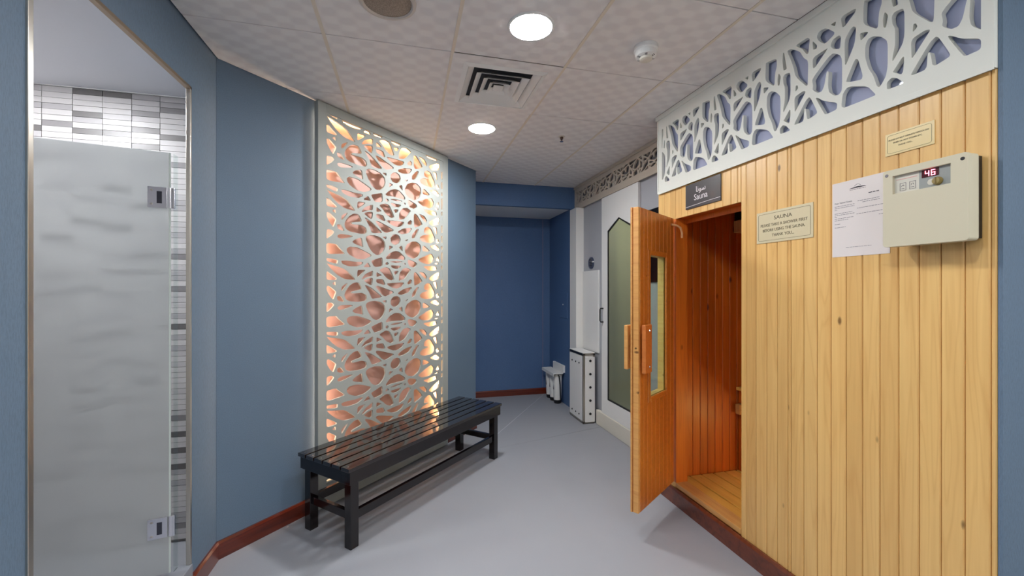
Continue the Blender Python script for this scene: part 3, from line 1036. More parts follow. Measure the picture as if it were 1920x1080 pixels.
# window lining, moulding and pane
fr = 0.026
for q in ((gx0 - .004, gx0 + fr, gy0 - .004, gy1 + .004), (gx1 - fr, gx1 + .004, gy0 - .004, gy1 + .004), (gx0 + fr, gx1 - fr, gy0 - .004, gy0 + fr), (gx0 + fr, gx1 - fr, gy1 - fr, gy1 + .004)):
    MB().box(q[0], q[1], q[2], q[3], -0.009, 0.005).build('window_moulding', M_door_wood, d2, bevel=0.004)
    MB().box(q[0] + .001, q[1] - .001, q[2] + .001, q[3] - .001, 0.0115, T + .004).build('window_lining', M_pine, d2)  # paler pine paints the light on the window reveal into the lining
MB().box(gx0 + .01, gx1 - .01, gy0 + .01, gy1 - .01, 0.006, 0.0105).build('glass_pane', M_doorglass, d2)
hd = MB().box(LW - .094, LW - .004, 0.785, 1.058, -0.040, -0.016).build('handle', M_handle, d2, bevel=0.006)
MB().box(LW - .080, LW - .040, 0.800, 0.840, -0.018, 0.0).box(LW - .080, LW - .040, 1.003, 1.043, -0.018, 0.0).build('handle_block', M_handle, hd)
for yy in (0.820, 1.023):
    MB().cyl((LW - .06, yy, -0.0445), 0.006, 0.008, 0.003, 'Z', 12).build('handle_screw', M_chrome, hd)
ho = MB().box(LW - .085, LW + .004, 0.80, 1.052, T + .018, T + .040).build('handle', M_door_edge, d2, bevel=0.005)
MB().box(LW - .065, LW - .03, 0.81, 0.85, T, T + .018).box(LW - .065, LW - .03, 1.0, 1.04, T, T + .018).build('handle_block', M_door_edge, ho)
MB().cyl((LW - .0005, 0.925, 0.016), 0.006, 0.005, 0.003, 'X', 12).build('latch', plain('aged brass', srgb(140, 110, 70), 0.4, 0.8), d2)
# pale curved closer arm at the top hinge
MB().tube([(0.055, 1.675, -0.004), (0.028, 1.668, -0.03), (0.008, 1.655, -0.045), (-0.004, 1.625, -0.050), (-0.006, 1.59, -0.050)], 0.007, 8).build('closer_arm', plain('pale wood peg', srgb(214, 160, 110), 0.5), d2, True)

# ------------------------------------------------------------------ fret headers
HEADER_HOLES = [[(0.2122,2.3171),(0.2981,2.385),(0.3322,2.3589),(0.3417,2.3346),(0.3417,2.2082),(0.3298,2.1945),(0.3105,2.1984),(0.2881,2.2233),(0.2831,2.2552),(0.2866,2.3126),(0.278,2.3179),(0.2678,2.2624),(0.2575,2.2423),(0.2391,2.2432),(0.215,2.2671),(0.2177,2.2863)],
[(0.215,2.4105),(0.2831,2.4155),(0.278,2.4085),(0.2177,2.3528)],
[(0.215,2.4873),(0.2365,2.452),(0.2338,2.4408),(0.2166,2.4444)],
[(0.2956,2.4256),(0.3056,2.4393),(0.3298,2.4419),(0.337,2.4305),(0.3346,2.3816),(0.3056,2.3979),(0.2947,2.4139)],
[(0.2337,2.4932),(0.246,2.5093),(0.2742,2.5062),(0.3172,2.4596),(0.2702,2.4386),(0.2419,2.4705)],
[(0.0901,2.5108),(0.1086,2.5114),(0.156,2.4714),(0.1732,2.4331),(0.1957,2.408),(0.1929,2.2981),(0.1817,2.3034),(0.1326,2.3695),(0.1236,2.417),(0.1086,2.4627)],
[(0.1296,2.5129),(0.204,2.5143),(0.1957,2.439),(0.1845,2.4452),(0.1675,2.4782)],
[(0.0682,2.5148),(0.0745,2.514),(0.087,2.4414),(0.0889,2.4268),(0.0714,2.4276),(0.0663,2.4744)],
[(-0.0266,2.5181),(0.0341,2.5084),(0.0361,2.4681),(0.0262,2.4394),(0.0229,2.3761),(-0.021,2.42),(-0.0293,2.4386)],
[(0.0458,2.4295),(0.0574,2.407),(0.0491,2.3665),(0.0406,2.3733),(0.0393,2.4048)],
[(0.0682,2.396),(0.0777,2.4079),(0.1086,2.4021),(0.1086,2.2841),(0.0714,2.2263),(0.0701,2.2406),(0.0789,2.2864),(0.0789,2.3468),(0.0701,2.3675)],
[(0.4091,2.4011),(0.4369,2.3908),(0.4403,2.3835),(0.4126,2.3674)],
[(-0.021,2.3422),(-0.0107,2.3605),(0.0062,2.3613),(0.0328,2.3433),(0.0555,2.3134),(0.0555,2.2189),(0.0491,2.1825),(0.0295,2.1535),(0.0196,2.1599),(0.0062,2.2104),(-0.0107,2.2457),(-0.0224,2.2966)],
[(0.1344,2.3259),(0.1432,2.3244),(0.1473,2.3092),(0.1326,2.2974)],
[(0.1278,2.2754),(0.1675,2.2839),(0.1817,2.2784),(0.1817,2.2721),(0.1326,2.2065),(0.1296,2.2104)],
[(0.1266,2.15),(0.1817,2.233),(0.1985,2.2438),(0.2068,2.2349),(0.2365,2.1635),(0.2338,2.1544),(0.1901,2.1437),(0.1834,2.1985),(0.1761,2.2015),(0.1732,2.1452),(0.1326,2.1461)],
[(0.1086,2.2354),(0.1037,2.1615),(0.0714,2.1877),(0.0745,2.192)],
[(0.0523,2.1312),(0.0523,2.159),(0.0682,2.1696),(0.0839,2.1609),(0.1055,2.1337),(0.1025,2.1294)],
[(0.2285,2.2252),(0.2365,2.2242),(0.2653,2.1964),(0.3226,2.164),(0.3202,2.1361),(0.2755,2.1349),(0.2678,2.1405)],
[(0.3377,2.1306),(0.3437,2.1887),(0.3586,2.2072),(0.3732,2.2077),(0.4369,2.1781),(0.4653,2.1335),(0.4639,2.1283)],
[(0.3549,2.2337),(0.3984,2.3212),(0.4244,2.2116),(0.3732,2.2254)],
[(0.3512,2.4074),(0.3732,2.4387),(0.3863,2.4442),(0.3963,2.4305),(0.3913,2.3713),(0.3571,2.3032),(0.3527,2.3081)],
[(0.3362,2.5137),(0.3963,2.5108),(0.3913,2.4946),(0.3437,2.4577)],
[(0.3949,2.4664),(0.4034,2.4709),(0.402,2.4482)],
[(0.294,2.5075),(0.3172,2.5082),(0.3134,2.4888)]]
HPER = 0.451


def fret_header(name, M, L, z0, z1, hz0, hz1, x_off, depth, mats, label, flip=False, thick=0.020, scale=1.0):
    """origin at the left end at floor level; x to the viewer's right, y up, z towards the room"""
    root = empty(name, M, label, 'fretwork panel')
    sz = (hz1 - hz0) / (2.518 - 2.128)
    hs = []
    for k in range(-1, int(L / (HPER * scale)) + 2):
        for h in HEADER_HOLES:
            p = []
            for x, z in h:
                zz = hz0 + (z - 2.128) * sz
                if flip:
                    zz = hz1 - (zz - hz0)
                p.append((x * scale + x_off + k * HPER * scale, zz))
            p = clip(p, 0.055, L - 0.03, hz0 + .001, hz1 - .001)
            if len(p) >= 3 and abs(area(p)) > 0.00012 * scale * sz:
                if area(p) < 0:
                    p = p[::-1]
                hs.append(chaikin(p, 2))
    lattice([(0.0, z0), (L, z0), (L, z1), (0.0, z1)], hs, thick).build('fretwork', mats[0], root)
    MB().box(0.002, L, z0 + .002, z1, -depth, -depth + .006).build('backing', mats[1], root)
    MB().box(0.0, 0.014, z0, z1, -depth + .0, -thick).build('end_rail', mats[0], root)
    MB().box(0.014, L, z0, z0 + .012, -depth + .006, -thick).build('bottom_rail', mats[0], root)
    MB().box(-.004, L, z1 - .002, HC - .0005, -thick, 0.012).build('cornice', mats[0], root, bevel=0.002)
    MB().box(0.016, L, z0 - .006, z0 + .016, 0.0, 0.004).build('edge_bead', mats[0], root, bevel=0.001)
    MB().box(0.010, 0.016, z0, z1, 0.0, 0.003).build('edge_bead', mats[0], root, bevel=0.001)
    return root


fret_header('carved_screen', frame((1.702, 2.588, 0), (0, -1, 0), (0, 0, 1)), 1.730, 2.064, 2.572, 2.126, 2.506, 0.938 - 0.451 * 2, 0.036, (M_fret, M_lav),
            'long white fretwork panel above the pine sauna wall')
fret_header('carved_screen', frame((1.930, 4.615, 0), (0, -1, 0), (0, 0, 1)), 2.02, 2.335, 2.575, 2.392, 2.535, 0.0, 0.032, (M_fret_far, M_greyback),
            'slim cream fretwork panel above the white steam room door', True, 0.012, 1.0)

# ------------------------------------------------------------------ steam room wall
WX = 1.962
w = MB().box(WX, 2.05, 2.595, 3.33, 0, HC + .03).box(WX, 2.05, 3.80, 4.60, 0, HC + .03).box(WX, 2.05, 3.33, 3.80, 2.13, HC + .03).box(WX, 2.05, 3.33, 3.80, 0, 0.28)
tag(w.build('wall_far_right', M_grey), 'grey painted wall around the white steam room door', 'wall', kind='structure')
w = MB().box(1.868, WX, 4.42, 4.608, 0.0, 2.332)
tag(w.build('trim_6', M_white, bevel=0.003), 'white painted corner post beside the navy alcove', 'post', kind='structure')
w = MB().box(1.925, WX, 2.60, 4.03, 0.0, 0.148)
tag(w.build('trim_7', M_offwhite, bevel=0.006), 'low white plinth under the steam room door', 'plinth', kind='structure')
d3 = empty('door_3', frame((1.958, 3.915, 0.150), (0, -1, 0), (0, 0, 1)), 'white steam room door with a pointed glass window', 'door', kind='structure')
wy = [(0.124, 0.155), (0.576, 0.155), (0.576, 1.831), (0.350, 1.931), (0.124, 1.831)]
lattice([(0.0, 0.0), (0.690, 0.0), (0.690, 2.178), (0.0, 2.178)], [wy], 0.024).build('leaf', M_white, d3).location = (0, 0, 0.024)
cen = (0.33, 1.0)
big = [(x + (.014 if x < .3 else -.014 if x > .4 else 0), y + (.014 if y < 1 else -.014)) for x, y in wy]
lattice([(x + (-.002 if x < .3 else .002 if x > .4 else 0), y + (-.002 if y < 1 else .002)) for x, y in wy], [big], 0.008).build('gasket', M_dark, d3).location = (0, 0, 0.022)
MB().prism(wy, 0.008, 0.014).build('glass_pane', M_steamglass, d3)
MB().tube([(0.035, 1.060, 0.024), (0.035, 1.060, 0.052), (0.035, 1.048, 0.060), (0.035, 0.935, 0.060), (0.035, 0.923, 0.052), (0.035, 0.923, 0.024)], 0.007, 8).build('handle', M_black, d3, True)
# steam room behind the glass
w = MB().box(2.05, 3.1, 4.28, 4.33, 0, 2.4).box(2.05, 3.1, 2.66, 2.71, 0, 2.4).box(3.1, 3.15, 2.66, 4.33, 0, 2.4)
M_steamwall = plain('steam room tile', srgb(176, 178, 160), 0.4)
tag(w.build('wall_steam_inner', M_steamwall), 'pale inner walls of the steam room behind the glass', 'wall', kind='structure')
tag(MB().box(2.05, 3.1, 2.71, 4.28, 2.40, 2.43).build('ceiling_steam', M_steamwall), 'pale ceiling of the steam room', 'ceiling', kind='structure')
tag(MB().box(2.05, 3.1, 2.71, 4.28, 0.0, 0.10).build('floor_steam', M_steamwall), 'pale raised floor of the steam room', 'floor', kind='structure')
sl_ = empty('steam_fill_light', (2.5, 3.6, 2.40), 'added unseen fill light in the steam room behind the pointed window', 'lamp')  # added light source, unseen, that brightens the misted door window
MB().lathe((0, 0, 0), [(0.10, 0), (0.10, -0.008), (0.086, -0.012), (0.086, 0)], 28).build('trim_ring', M_white, sl_, True)
MB().cyl((0, 0, -0.014), 0.08, 0.08, 0.004, 'Z', 28).build('diffuser', M_steam_fill, sl_)
# round vent, pipe cover, black board
vt = empty('round_vent', wall_frame(WX, 4.215, 1.690), 'round dark vent with a steel rim on the grey wall', 'vent')
MB().lathe((0, 0, 0), [(0.066, 0), (0.066, 0.012), (0.052, 0.016), (0.048, 0.006), (0.048, 0)], 28).build('rim', plain('blue grey metal', srgb(96, 104, 128), 0.35, 0.6), vt, True)
MB().cyl((0, 0, 0.002), 0.048, 0.048, 0.004, 'Z', 28).build('grille', plain('dark blue mesh', srgb(36, 42, 60), 0.5), vt)
for k in range(-2, 3):
    hw = math.sqrt(.045 ** 2 - (k * .017) ** 2)
    MB().box(-hw, hw, k * .017 - .002, k * .017 + .002, 0.006, 0.009).build('bar', M_greyback, vt)
MB().box(0.050, 0.075, 0.004, 0.016, 0.006, 0.020).build('clip', M_white, vt)
pc = MB().box(0, 0.395, 0, 0.87, 0, 0.018).build('pipe_cover', M_white, bevel=0.002)
pc.matrix_world = wall_frame(WX, 4.412, 0.735)
tag(pc, 'flat white cover panel standing above the bolted white cabinet', 'cover panel')
bp = empty('notice_board', wall_frame(WX, 3.14, 1.46), 'black board on the grey wall seen through the sauna door glass', 'board')
MB().box(0, 0.34, 0, 0.60, 0, 0.012).build('panel', M_black, bp, bevel=0.002)
MB().box(0.006, 0.334, 0.006, 0.594, 0.012, 0.014).build('face', plain('black face', srgb(8, 8, 12), 0.3), bp)

# bolted white cabinet
cx0, cx1, cy0, cy1, ch = 1.783, 1.918, 4.035, 4.405, 0.735
cb = empty('bolted_cabinet', ((cx0 + cx1) / 2, (cy0 + cy1) / 2, 0), 'white metal edged cabinet with black bolts beside the plinth', 'cabinet')
ox, oy = (cx0 + cx1) / 2, (cy0 + cy1) / 2
hxw, hyw = (cx1 - cx0) / 2, (cy1 - cy0) / 2
MB().box(-hxw + .008, hxw - .008, -hyw + .008, hyw - .008, 0.012, ch - .008).build('body', M_white, cb)
M_alu = plain('aluminium angle', srgb(178, 172, 162), 0.3, 0.9)
for sx in (-1, 1):
    for sy in (-1, 1):
        MB().box(min(sx * hxw, sx * (hxw - .022)), max(sx * hxw, sx * (hxw - .022)), min(sy * hyw, sy * (hyw - .022)), max(sy * hyw, sy * (hyw - .022)), 0.01, ch).build('corner_angle', M_alu, cb, bevel=0.001)
MB().box(-hxw, hxw, -hyw, -hyw + .02, ch - .022, ch).build('top_angle', M_alu, cb)
MB().box(-hxw, hxw, hyw - .02, hyw, ch - .022, ch).build('top_angle', M_alu, cb)
MB().box(-hxw - .001, -hxw + .02, -hyw + .02, hyw - .02, ch - .026, ch).build('top_angle', M_black, cb)
MB().box(-hxw, hxw, -hyw, hyw, 0.008, 0.024).build('base_angle', M_alu, cb)
MB().box(-hxw + .006, hxw - .006, -hyw + .006, hyw - .006, 0.0, 0.008).build('base_pad', M_black, cb)
MB().box(-hxw - .002, hxw + .002, -hyw - .002, hyw + .002, ch, ch + .006).build('lid', M_white, cb, bevel=0.001)
MB().box(-hxw - .003, -hxw + .008, -hyw + .026, hyw - .010, 0.03, ch - .03).build('side_panel', M_white, cb, bevel=0.001)
MB().box(-hxw + .022, hxw - .004, -hyw - .004, -hyw + .008, 0.02, ch - .04).build('front_panel', M_white, cb, bevel=0.001)
bolt = MB().cyl((0, 0, 0), 0.014, 0.011, -0.008, 'Y', 12).mesh('bolt', M_black)
for k in range(5):
    link('bolt', bolt, cb, loc=(0.012, -hyw - .004, 0.105 + k * .138))
bolt2 = MB().cyl((0, 0, 0), 0.009, 0.007, -0.006, 'X', 10).mesh('bolt', M_dark)
for yy in (-.09, 0.0, .10):
    for zz in (0.085, 0.625):
        link('bolt', bolt2, cb, loc=(-hxw - .003, yy, zz))

# three white filter canisters
fu = empty('filter_unit', (1.815, 5.02, 0), 'trio of white filter canisters on a bracket beyond the bolted cabinet', 'water filter')
for y in (-0.14, 0.0, 0.14):
    cn = MB().lathe((0, y, 0.045), [(0.046, 0), (0.048, 0.03), (0.054, 0.20), (0.056, 0.285), (0.052, 0.30)], 24).build('canister', M_white, fu, True)
    MB().lathe((0, y, 0.0), [(0.040, 0), (0.047, 0.012), (0.047, 0.045)], 20).build('canister_foot', M_black, cn, True)
    MB().lathe((0, y, 0.335), [(0.060, 0), (0.060, 0.022), (0.050, 0.034)], 24).build('canister_collar', M_offwhite, cn, True)
    MB().box(-0.052, -0.0495, y - .014, y + .014, 0.17, 0.235).build('canister_label', M_greyink, cn)
MB().box(-0.085, 0.045, -0.22, 0.22, 0.369, 0.382).box(-0.085, -0.080, -0.22, 0.22, 0.345, 0.369).build('bracket', M_white, fu, bevel=0.002)
MB().box(0.040, 0.0695, -0.22, 0.14, 0.382, 0.47).build('back_plate', M_white, fu, bevel=0.002)
MB().tube([(-0.02, -0.22, 0.36), (-0.02, -0.25, 0.35), (-0.01, -0.255, 0.25), (0.0, -0.25, 0.06)], 0.008, 8).build('hose', M_black, fu, True)

# ------------------------------------------------------------------ slatted bench
e = Vector((1.07, 1.065, 0)).normalized()
Mbench = Matrix.Translation((-0.293, 2.350, 0)) @ Matrix.Rotation(math.atan2(e.y, e.x), 4, 'Z')
bn = empty('slatted_bench', Mbench, 'low black stained slatted bench in front of the glowing panel', 'bench')
BL, BD, BH = 1.51, 0.452, 0.450
sw_ = 0.0655
gap = (BD - 6 * sw_) / 5
for k in range(6):
    y = k * (sw_ + gap)
    MB().box(0, BL, y, y + sw_, BH - .020, BH).build('slat', M_slat, bn, bevel=0.0025)
lw, ins = 0.052, 0.030
for x in (ins, BL - ins - lw):
    for y in (0.022, BD - .022 - lw):
        MB().box(x, x + lw, y, y + lw, 0, BH - .020).build('leg', M_bench, bn, bevel=0.002)
for y in (0.006, BD - .028):
    MB().box(0.012, BL - .012, y, y + .022, BH - .092, BH - .020).build('apron', M_bench, bn, bevel=0.002)
for x in (0.012, BL - .034):
    MB().box(x, x + .022, 0.022, BD - .022, BH - .092, BH - .020).build('apron', M_bench, bn, bevel=0.002)
for y in (0.034, BD - .034 - .024):
    MB().box(ins + lw - .003, BL - ins - lw + .003, y, y + .024, 0.145, 0.195).build('stretcher', M_bench, bn, bevel=0.002)
for x in (ins + .012, BL - ins - lw + .014):
    MB().box(x, x + .026, 0.022 + lw - .003, BD - .022 - lw + .003, 0.150, 0.195).build('stretcher', M_bench, bn, bevel=0.002)
for k in range(6):
    y = k * (sw_ + gap) + sw_ / 2
    MB().cyl((0.0225, y, BH - .0003), 0.004, 0.004, 0.0006, 'Z', 8).build('screw', M_steel, bn)

# ------------------------------------------------------------------ ceiling fittings
lamp_spots = [(0.553, 1.830, 'large round downlight nearest the top of the picture'), (0.545, 3.070, 'smaller looking round downlight beyond the air diffuser'),
              (0.300, 0.480, 'added round downlight out of view above the camera'), (0.530, -0.70, 'added unseen downlight second behind the camera'),  # unseen downlights from here on are added to brighten the room
              (0.530, -1.75, 'added unseen downlight farthest behind the camera'), (1.75, -0.40, 'added unseen downlight to the side behind the camera')]
ring = MB().lathe((0, 0, 0), [(0.108, 0), (0.106, -0.004), (0.096, -0.006), (0.094, 0)], 40).mesh('trim_ring', M_white, True)
disc = MB().cyl((0, 0, -0.0065), 0.0945, 0.0945, 0.004, 'Z', 40).mesh('diffuser', M_lamp)
disc_far = MB().cyl((0, 0, -0.0065), 0.0945, 0.0945, 0.004, 'Z', 40).mesh('diffuser', M_lamp_far)
for x, y, lab in lamp_spots:
    r = empty('downlight', (x, y, 2.5995), lab, 'ceiling light', 'round downlights in the ceiling')
    link('trim_ring', ring, r)
    link('diffuser', disc_far if y > 2.5 else disc, r)

sp = empty('ceiling_speaker', (-0.075, 1.815, 2.5995), 'round taupe ceiling speaker at the top picture edge', 'speaker')
MB().lathe((0, 0, 0), [(0.118, 0), (0.117, -0.006), (0.104, -0.010), (0.098, -0.004), (0.098, 0)], 40).build('rim', plain('speaker rim', srgb(206, 196, 186), 0.5), sp, True)
spm = NT('speaker mesh')
vv = spm.coord()
vo = spm.n('ShaderNodeTexVoronoi')
vo.inputs['Scale'].default_value = 230
spm.l(vv, vo.inputs['Vector'])
spm.l(spm.ramp(vo.outputs['Distance'], [(.2, srgb(112, 98, 86)), (.6, srgb(150, 136, 122))]), spm.b.inputs['Base Color'])
MB().lathe((0, 0, 0), [(0.099, -0.003), (0.07, -0.008), (0.03, -0.011), (0.004, -0.012)], 40).build('grille', spm.m, sp, True)

sd = empty('smoke_detector', (1.150, 1.845, 2.5995), 'white smoke detector on the ceiling near the fretwork', 'smoke detector')
MB().lathe((0, 0, 0), [(0.058, 0), (0.058, -0.020), (0.052, -0.026), (0.050, -0.048), (0.040, -0.054), (0.004, -0.054)], 32).build('housing', M_white, sd, True)
MB().lathe((0, 0, -0.054), [(0.032, 0), (0.030, -0.010), (0.018, -0.016), (0.004, -0.017)], 28).build('sensor_cap', M_offwhite, sd, True)
for k in range(6):
    t = k * math.pi / 3
    c, s = math.cos(t), math.sin(t)
    MB().add([(c * .034 - s * .006, s * .034 + c * .006, -.055), (c * .034 + s * .006, s * .034 - c * .006, -.055), (c * .044 + s * .006, s * .044 - c * .006, -.0525), (c * .044 - s * .006, s * .044 + c * .006, -.0525),
              (c * .034 - s * .006, s * .034 + c * .006, -.050), (c * .034 + s * .006, s * .034 - c * .006, -.050), (c * .044 + s * .006, s * .044 - c * .006, -.050), (c * .044 - s * .006, s * .044 + c * .006, -.050)],
             [(0, 1, 2, 3), (7, 6, 5, 4), (0, 4, 5, 1), (1, 5, 6, 2), (2, 6, 7, 3), (3, 7, 4, 0)]).build('vent_slot', M_dark, sd)

sk = empty('sprinkler', (1.182, 3.087, 2.5995), 'small dark sprinkler head in the far ceiling', 'sprinkler')
MB().cyl((0, 0, -0.004), 0.024, 0.026, 0.004, 'Z', 20).build('rosette', M_offwhite, sk, True)
MB().lathe((0, 0, -0.004), [(0.012, 0), (0.012, -0.016), (0.006, -0.020), (0.006, -0.032)], 14).build('head', plain('bronze', srgb(84, 66, 58), 0.4, 0.6), sk, True)
MB().cyl((0, 0, -0.040), 0.014, 0.014, 0.003, 'Z', 14).build('deflector', M_chrome, sk)

# four-way air diffuser
ad = empty('air_diffuser', (0.5295, 2.4355, 2.5995), 'square white air diffuser with stepped louvres in the ceiling', 'air vent')
hx_, hy_ = 0.296, 0.312


def sq_ring(z_out, o, z_in, i, t=0.003):
    """square ring sloping from half-size o at z_out to half-size i at z_in"""
    oy_, iy_ = o * 1.05, i * 1.05
    vs = []
    for z, a, b in ((z_out, o, oy_), (z_in, i, iy_), (z_in + t, i, iy_), (z_out + t, o, oy_)):
        vs += [(-a, -b, z), (a, -b, z), (a, b, z), (-a, b, z)]
    fs = []
    for r_ in range(4):
        q = (r_ + 1) % 4
        for k in range(4):
            j = (k + 1) % 4
            fs.append((r_ * 4 + k, r_ * 4 + j, q * 4 + j, q * 4 + k))
    return MB().add(vs, fs)


fp_ = sq_ring(-0.002, hx_, -0.002, 0.232)
fp_.build('face_plate', M_ceil, ad)
sq_ring(-0.003, 0.232, -0.010, 0.206, 0.006).build('frame', M_white, ad)
for o, i in ((0.2045, 0.168), (0.152, 0.118), (0.104, 0.072), (0.060, 0.034)):
    sq_ring(0.016, i, -0.008, o, 0.002).build('louvre', M_white, ad)
MB().box(-0.030, 0.030, -0.031, 0.031, -0.004, 0.0).build('centre_plate', M_white, ad)
MB().box(-0.215, 0.215, -0.222, 0.222, 0.0245, 0.0255).build('plenum', plain('dark duct', srgb(40, 44, 52), 0.7), ad)

# ------------------------------------------------------------------ signs, notice and controller on the pine wall
sg = empty('sauna_sign', wall_frame(SXF - .0005, 2.291, 1.901), 'charcoal sign with Arabic and English lettering over the doorway', 'sign')
MB().box(0, 0.304, 0, 0.151, 0, 0.006).build('plate', M_sign, sg, bevel=0.001)
arab = None
ar_font = None
try:
    import os
    fp0 = os.path.join(bpy.utils.system_resource('DATAFILES'), 'fonts', 'NotoSansArabic-VariableFont_wdth,wght.woff2')
except Exception:
    fp0 = None
join_text('lettering', [(text_mesh('Sauna', 0.052), 0.140, 0.060, 0.0064), (text_mesh('\uFE8E\uFEE7\uFEEE\uFEB3', 0.048), 0.140, 0.106, 0.0064)], M_signwhite, sg)['kind'] = 'stuff'
wv_ = MB()
pts = [(0.002 + .300 * k / 24, 0.0165 + 0.004 * math.sin((k / 24 - .3) * 2.6)) for k in range(25)]
for (xa, ya), (xb, yb) in zip(pts, pts[1:]):
    wv_.add([(xa, ya - .0012, .0062), (xb, yb - .0012, .0062), (xb, yb + .0012, .0062), (xa, ya + .0012, .0062), (xa, ya - .0012, .0068), (xb, yb - .0012, .0068), (xb, yb + .0012, .0068), (xa, ya + .0012, .0068)],
            [(0, 3, 2, 1), (4, 5, 6, 7), (0, 1, 5, 4), (2, 3, 7, 6)])
wv_.build('wave_line', M_signwhite, sg)


def rrect(w, h, ins, r, n=5):
    pts = []
    for cx_, cy_, a0 in ((w - ins - r, ins + r, -90), (w - ins - r, h - ins - r, 0), (ins + r, h - ins - r, 90), (ins + r, ins + r, 180)):
        for k in range(n + 1):
            a = math.radians(a0 + 90 * k / n)
            pts.append((cx_ + r * math.cos(a), cy_ + r * math.sin(a)))
    return pts


def plaque(Y, z, w, h, mat, lines, label, lw=0.0012, ins=0.011):
    p = empty('plaque', wall_frame(SXF - .0005, Y, z), label, 'plaque', None)
    MB().box(0, w, 0, h, 0, 0.003).build('plate', mat, p, bevel=0.0006)
    lattice(rrect(w, h, ins, .008), [rrect(w, h, ins + lw, .007)], 0.0006).build('border_line', M_engr, p).location = (0, 0, 0.0036)
    join_text('lettering', [(text_mesh(s, sz, depth=.0003, xscale=xs_), x, y, 0.0034) for s, sz, x, y, xs_ in lines], M_engr, p)['kind'] = 'stuff'
    return p


plaque(1.741, 1.628, 0.301, 0.153, M_brass, [('SAUNA', .025, .150, .116, 1.2), ('PLEASE TAKE A SHOWER FIRST', .0195, .150, .085, .93), ('BEFORE USING THE SAUNA.', .0195, .150, .060, .93), ('THANK YOU...', .0195, .150, .034, .95)],
       'pale gold shower first plaque right of the sauna doorway')
plaque(1.158, 1.888, 0.148, 0.080, M_brass2, [('PLEASE DO NOT OPERATE SWITCH ON', .0072, .072, .055, .95), ('TIMER OR HOT STONES ETC.', .0072, .070, .043, .95), ('THANK YOU...', .0072, .064, .030, .95)],
       'small bright gold plaque above the sauna control box', 0.0007, 0.007)

nt = empty('paper_notice', wall_frame(SXF - .0008, 1.357, 1.533), 'white printed paper notice tucked behind the sauna control box', 'notice')
MB().box(0, 0.213, 0, 0.302, 0, 0.0006).build('sheet', M_paper, nt)
ink, grey = MB(), MB()
rg = random.Random(11)


def textline(mb, x0, x1, y, h, dens=.85):
    x = x0
    while x < x1 - .002:
        wl = min(rg.uniform(.004, .014), x1 - x)
        mb.box(x, x + wl, y - h / 2, y + h / 2, .0006, .0009)
        x += wl + .0022


for y, x1 in ((.206, .090), (.199, .088), (.192, .020), (.177, .080), (.170, .088), (.163, .020), (.156, .084), (.149, .064), (.134, .032), (.120, .054)):
    textline(grey, 0.010, x1, y, .0020)
for y, x0, x1 in ((.214, .100, .180), (.207, .118, .180), (.186, .098, .196), (.164, .096, .196), (.150, .176, .196)):
    textline(grey, x0, x1, y, .0020)
textline(grey, .055, .150, .036, .0016)
grey.build('small_print', M_greyink, nt)['kind'] = 'stuff'
lg = MB()
lg.add([(0.068, .2665, .0006), (0.132, .2665, .0006), (0.128, .2690, .0006), (0.104, .2720, .0006), (0.097, .2722, .0006), (0.072, .2685, .0006), (0.068, .2665, .0009), (0.132, .2665, .0009), (0.128, .2690, .0009), (0.104, .2720, .0009), (0.097, .2722, .0009), (0.072, .2685, .0009)],
       [(5, 4, 3, 2, 1, 0), (6, 7, 8, 9, 10, 11)] + [(i, (i + 1) % 6, 6 + (i + 1) % 6, 6 + i) for i in range(6)])
arc = [(0.088 + .003 * k, .2745 + .0065 * math.sin(math.pi * k / 8)) for k in range(9)]
lg.tube([(x, y, .0008) for x, y in arc], .0006, 5)
textline(lg, .070, .130, .262, .0016)
lg.build('letterhead_emblem', M_ink, nt)
join_text('heading', [(text_mesh('Dear Valued Guests', 0.0085, 'LEFT', .0002), 0.010, .2185, .0007)], M_ink, nt)
textline(ink, .140, .178, .238, .0032)
ink.build('heading_arabic', M_ink, nt)

# controller
CX = 1.630
cw, chh = 0.232, 0.266
ct = empty('sauna_control_box', wall_frame(SXF - .0005, 1.110, 1.548), 'beige wall controller with a red number display', 'control box')
dz = SXF - CX                                     # how far the face stands off the boards
MB().box(0.020, cw - .014, 0.010, chh - .004, 0.0, 0.046).build('back_box', M_black, ct)
rx0, rx1, ry0, ry1 = 0.030, 0.189, 0.181, 0.243
case = lattice(rrect(cw, chh, 0, .010), [[(rx0, ry0), (rx1, ry0), (rx1, ry1), (rx0, ry1)]], 0.012)
case.v = [(x, y, z + dz) for x, y, z in case.v]
case.build('front_cover', M_plastic, ct, bevel=0.0015)
MB().prism(rrect(cw, chh, 0.0008, .010), 0.040, dz - .012).build('casing', M_plastic, ct)
MB().box(rx0 - .004, rx0 + .071, ry0 - .004, ry1 + .002, dz - .013, dz - .0105).build('label_field', M_whitelabel, ct)
MB().box(rx0 + .071, rx1 + .004, ry0 - .004, ry1 + .002, dz - .013, dz - .0105).build('display_field', M_greyplate, ct)
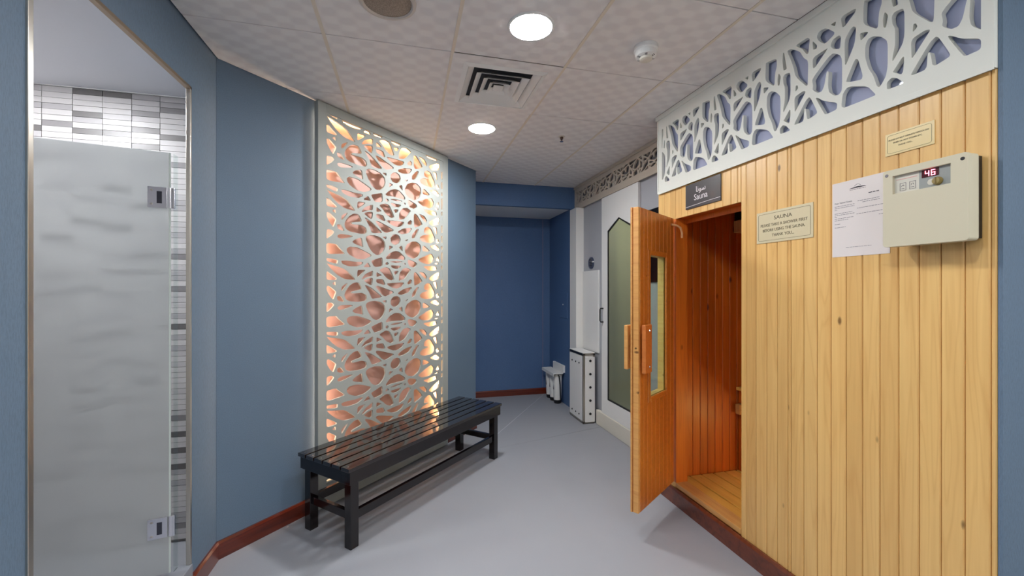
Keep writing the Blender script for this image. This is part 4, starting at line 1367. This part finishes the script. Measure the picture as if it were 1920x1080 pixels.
for x in (0.046, 0.074):
    lattice([(x, ry0 + .008), (x + .018, ry0 + .008), (x + .018, ry0 + .034), (x, ry0 + .034)], [[(x + .001, ry0 + .009), (x + .017, ry0 + .009), (x + .017, ry0 + .033), (x + .001, ry0 + .033)]], .0006).build('icon_box', M_greyink, ct).location = (0, 0, dz - .0096)
    MB().tube([(x + .005, ry0 + .022, dz - .010), (x + .007, ry0 + .027, dz - .010), (x + .011, ry0 + .027, dz - .010), (x + .012, ry0 + .022, dz - .010)], .0007, 5).box(x + .004, x + .013, ry0 + .014, ry0 + .0155, dz - .0105, dz - .0098).build('icon', M_greyink, ct)
MB().box(rx0 + .006, rx0 + .066, ry0 + .047, ry0 + .0482, dz - .0105, dz - .0098).build('label_rule', plain('pink rule', srgb(214, 130, 130), 0.6), ct)
wn = MB().box(rx0 + .079, rx0 + .124, ry0 + .036, ry0 + .060, dz - .0105, dz - .009).build('display_window', plain('dark red window', srgb(70, 14, 24), 0.25), ct)


def seg7(mb, x, y, w_, h_, on):
    t = 0.0022
    z0, z1 = dz - .009, dz - .0085
    segs = {'a': (x, x + w_, y + h_ - t, y + h_), 'g': (x, x + w_, y + h_ / 2 - t / 2, y + h_ / 2 + t / 2), 'd': (x, x + w_, y, y + t),
            'f': (x, x + t, y + h_ / 2, y + h_), 'b': (x + w_ - t, x + w_, y + h_ / 2, y + h_), 'e': (x, x + t, y, y + h_ / 2), 'c': (x + w_ - t, x + w_, y, y + h_ / 2)}
    for s in on:
        q = segs[s]
        mb.box(q[0], q[1], q[2], q[3], z0, z1)


dg = MB()
seg7(dg, rx0 + .088, ry0 + .039, .0115, .018, 'fgbc')
seg7(dg, rx0 + .104, ry0 + .039, .0115, .018, 'afgedc')
dg.build('digits', M_digit, wn)
kb = MB().lathe((rx0 + .122, ry0 + .017, dz - .0105), [(0.013, 0), (0.013, 0.004), (0.010, 0.012), (0.004, 0.013)], 24).build('dial', plain('ochre dial', srgb(150, 130, 74), 0.4), ct, True)
MB().box(rx0 + .120, rx0 + .124, ry0 + .006, ry0 + .028, dz + .001, dz + .005).build('dial_grip', plain('ochre grip', srgb(128, 108, 62), 0.4), kb, bevel=0.001)
MB().cyl((rx0 + .104, ry0 + .018, dz - .0105), 0.010, 0.010, 0.0012, 'Z', 20).build('dial_mark', M_whitelabel, ct)
for x, y, m in ((0.012, chh - .017, M_greyink), (cw - .014, chh - .018, M_dark)):
    MB().cyl((x, y, dz), 0.0055, 0.005, 0.0012, 'Z', 14).build('cover_screw', m, ct)
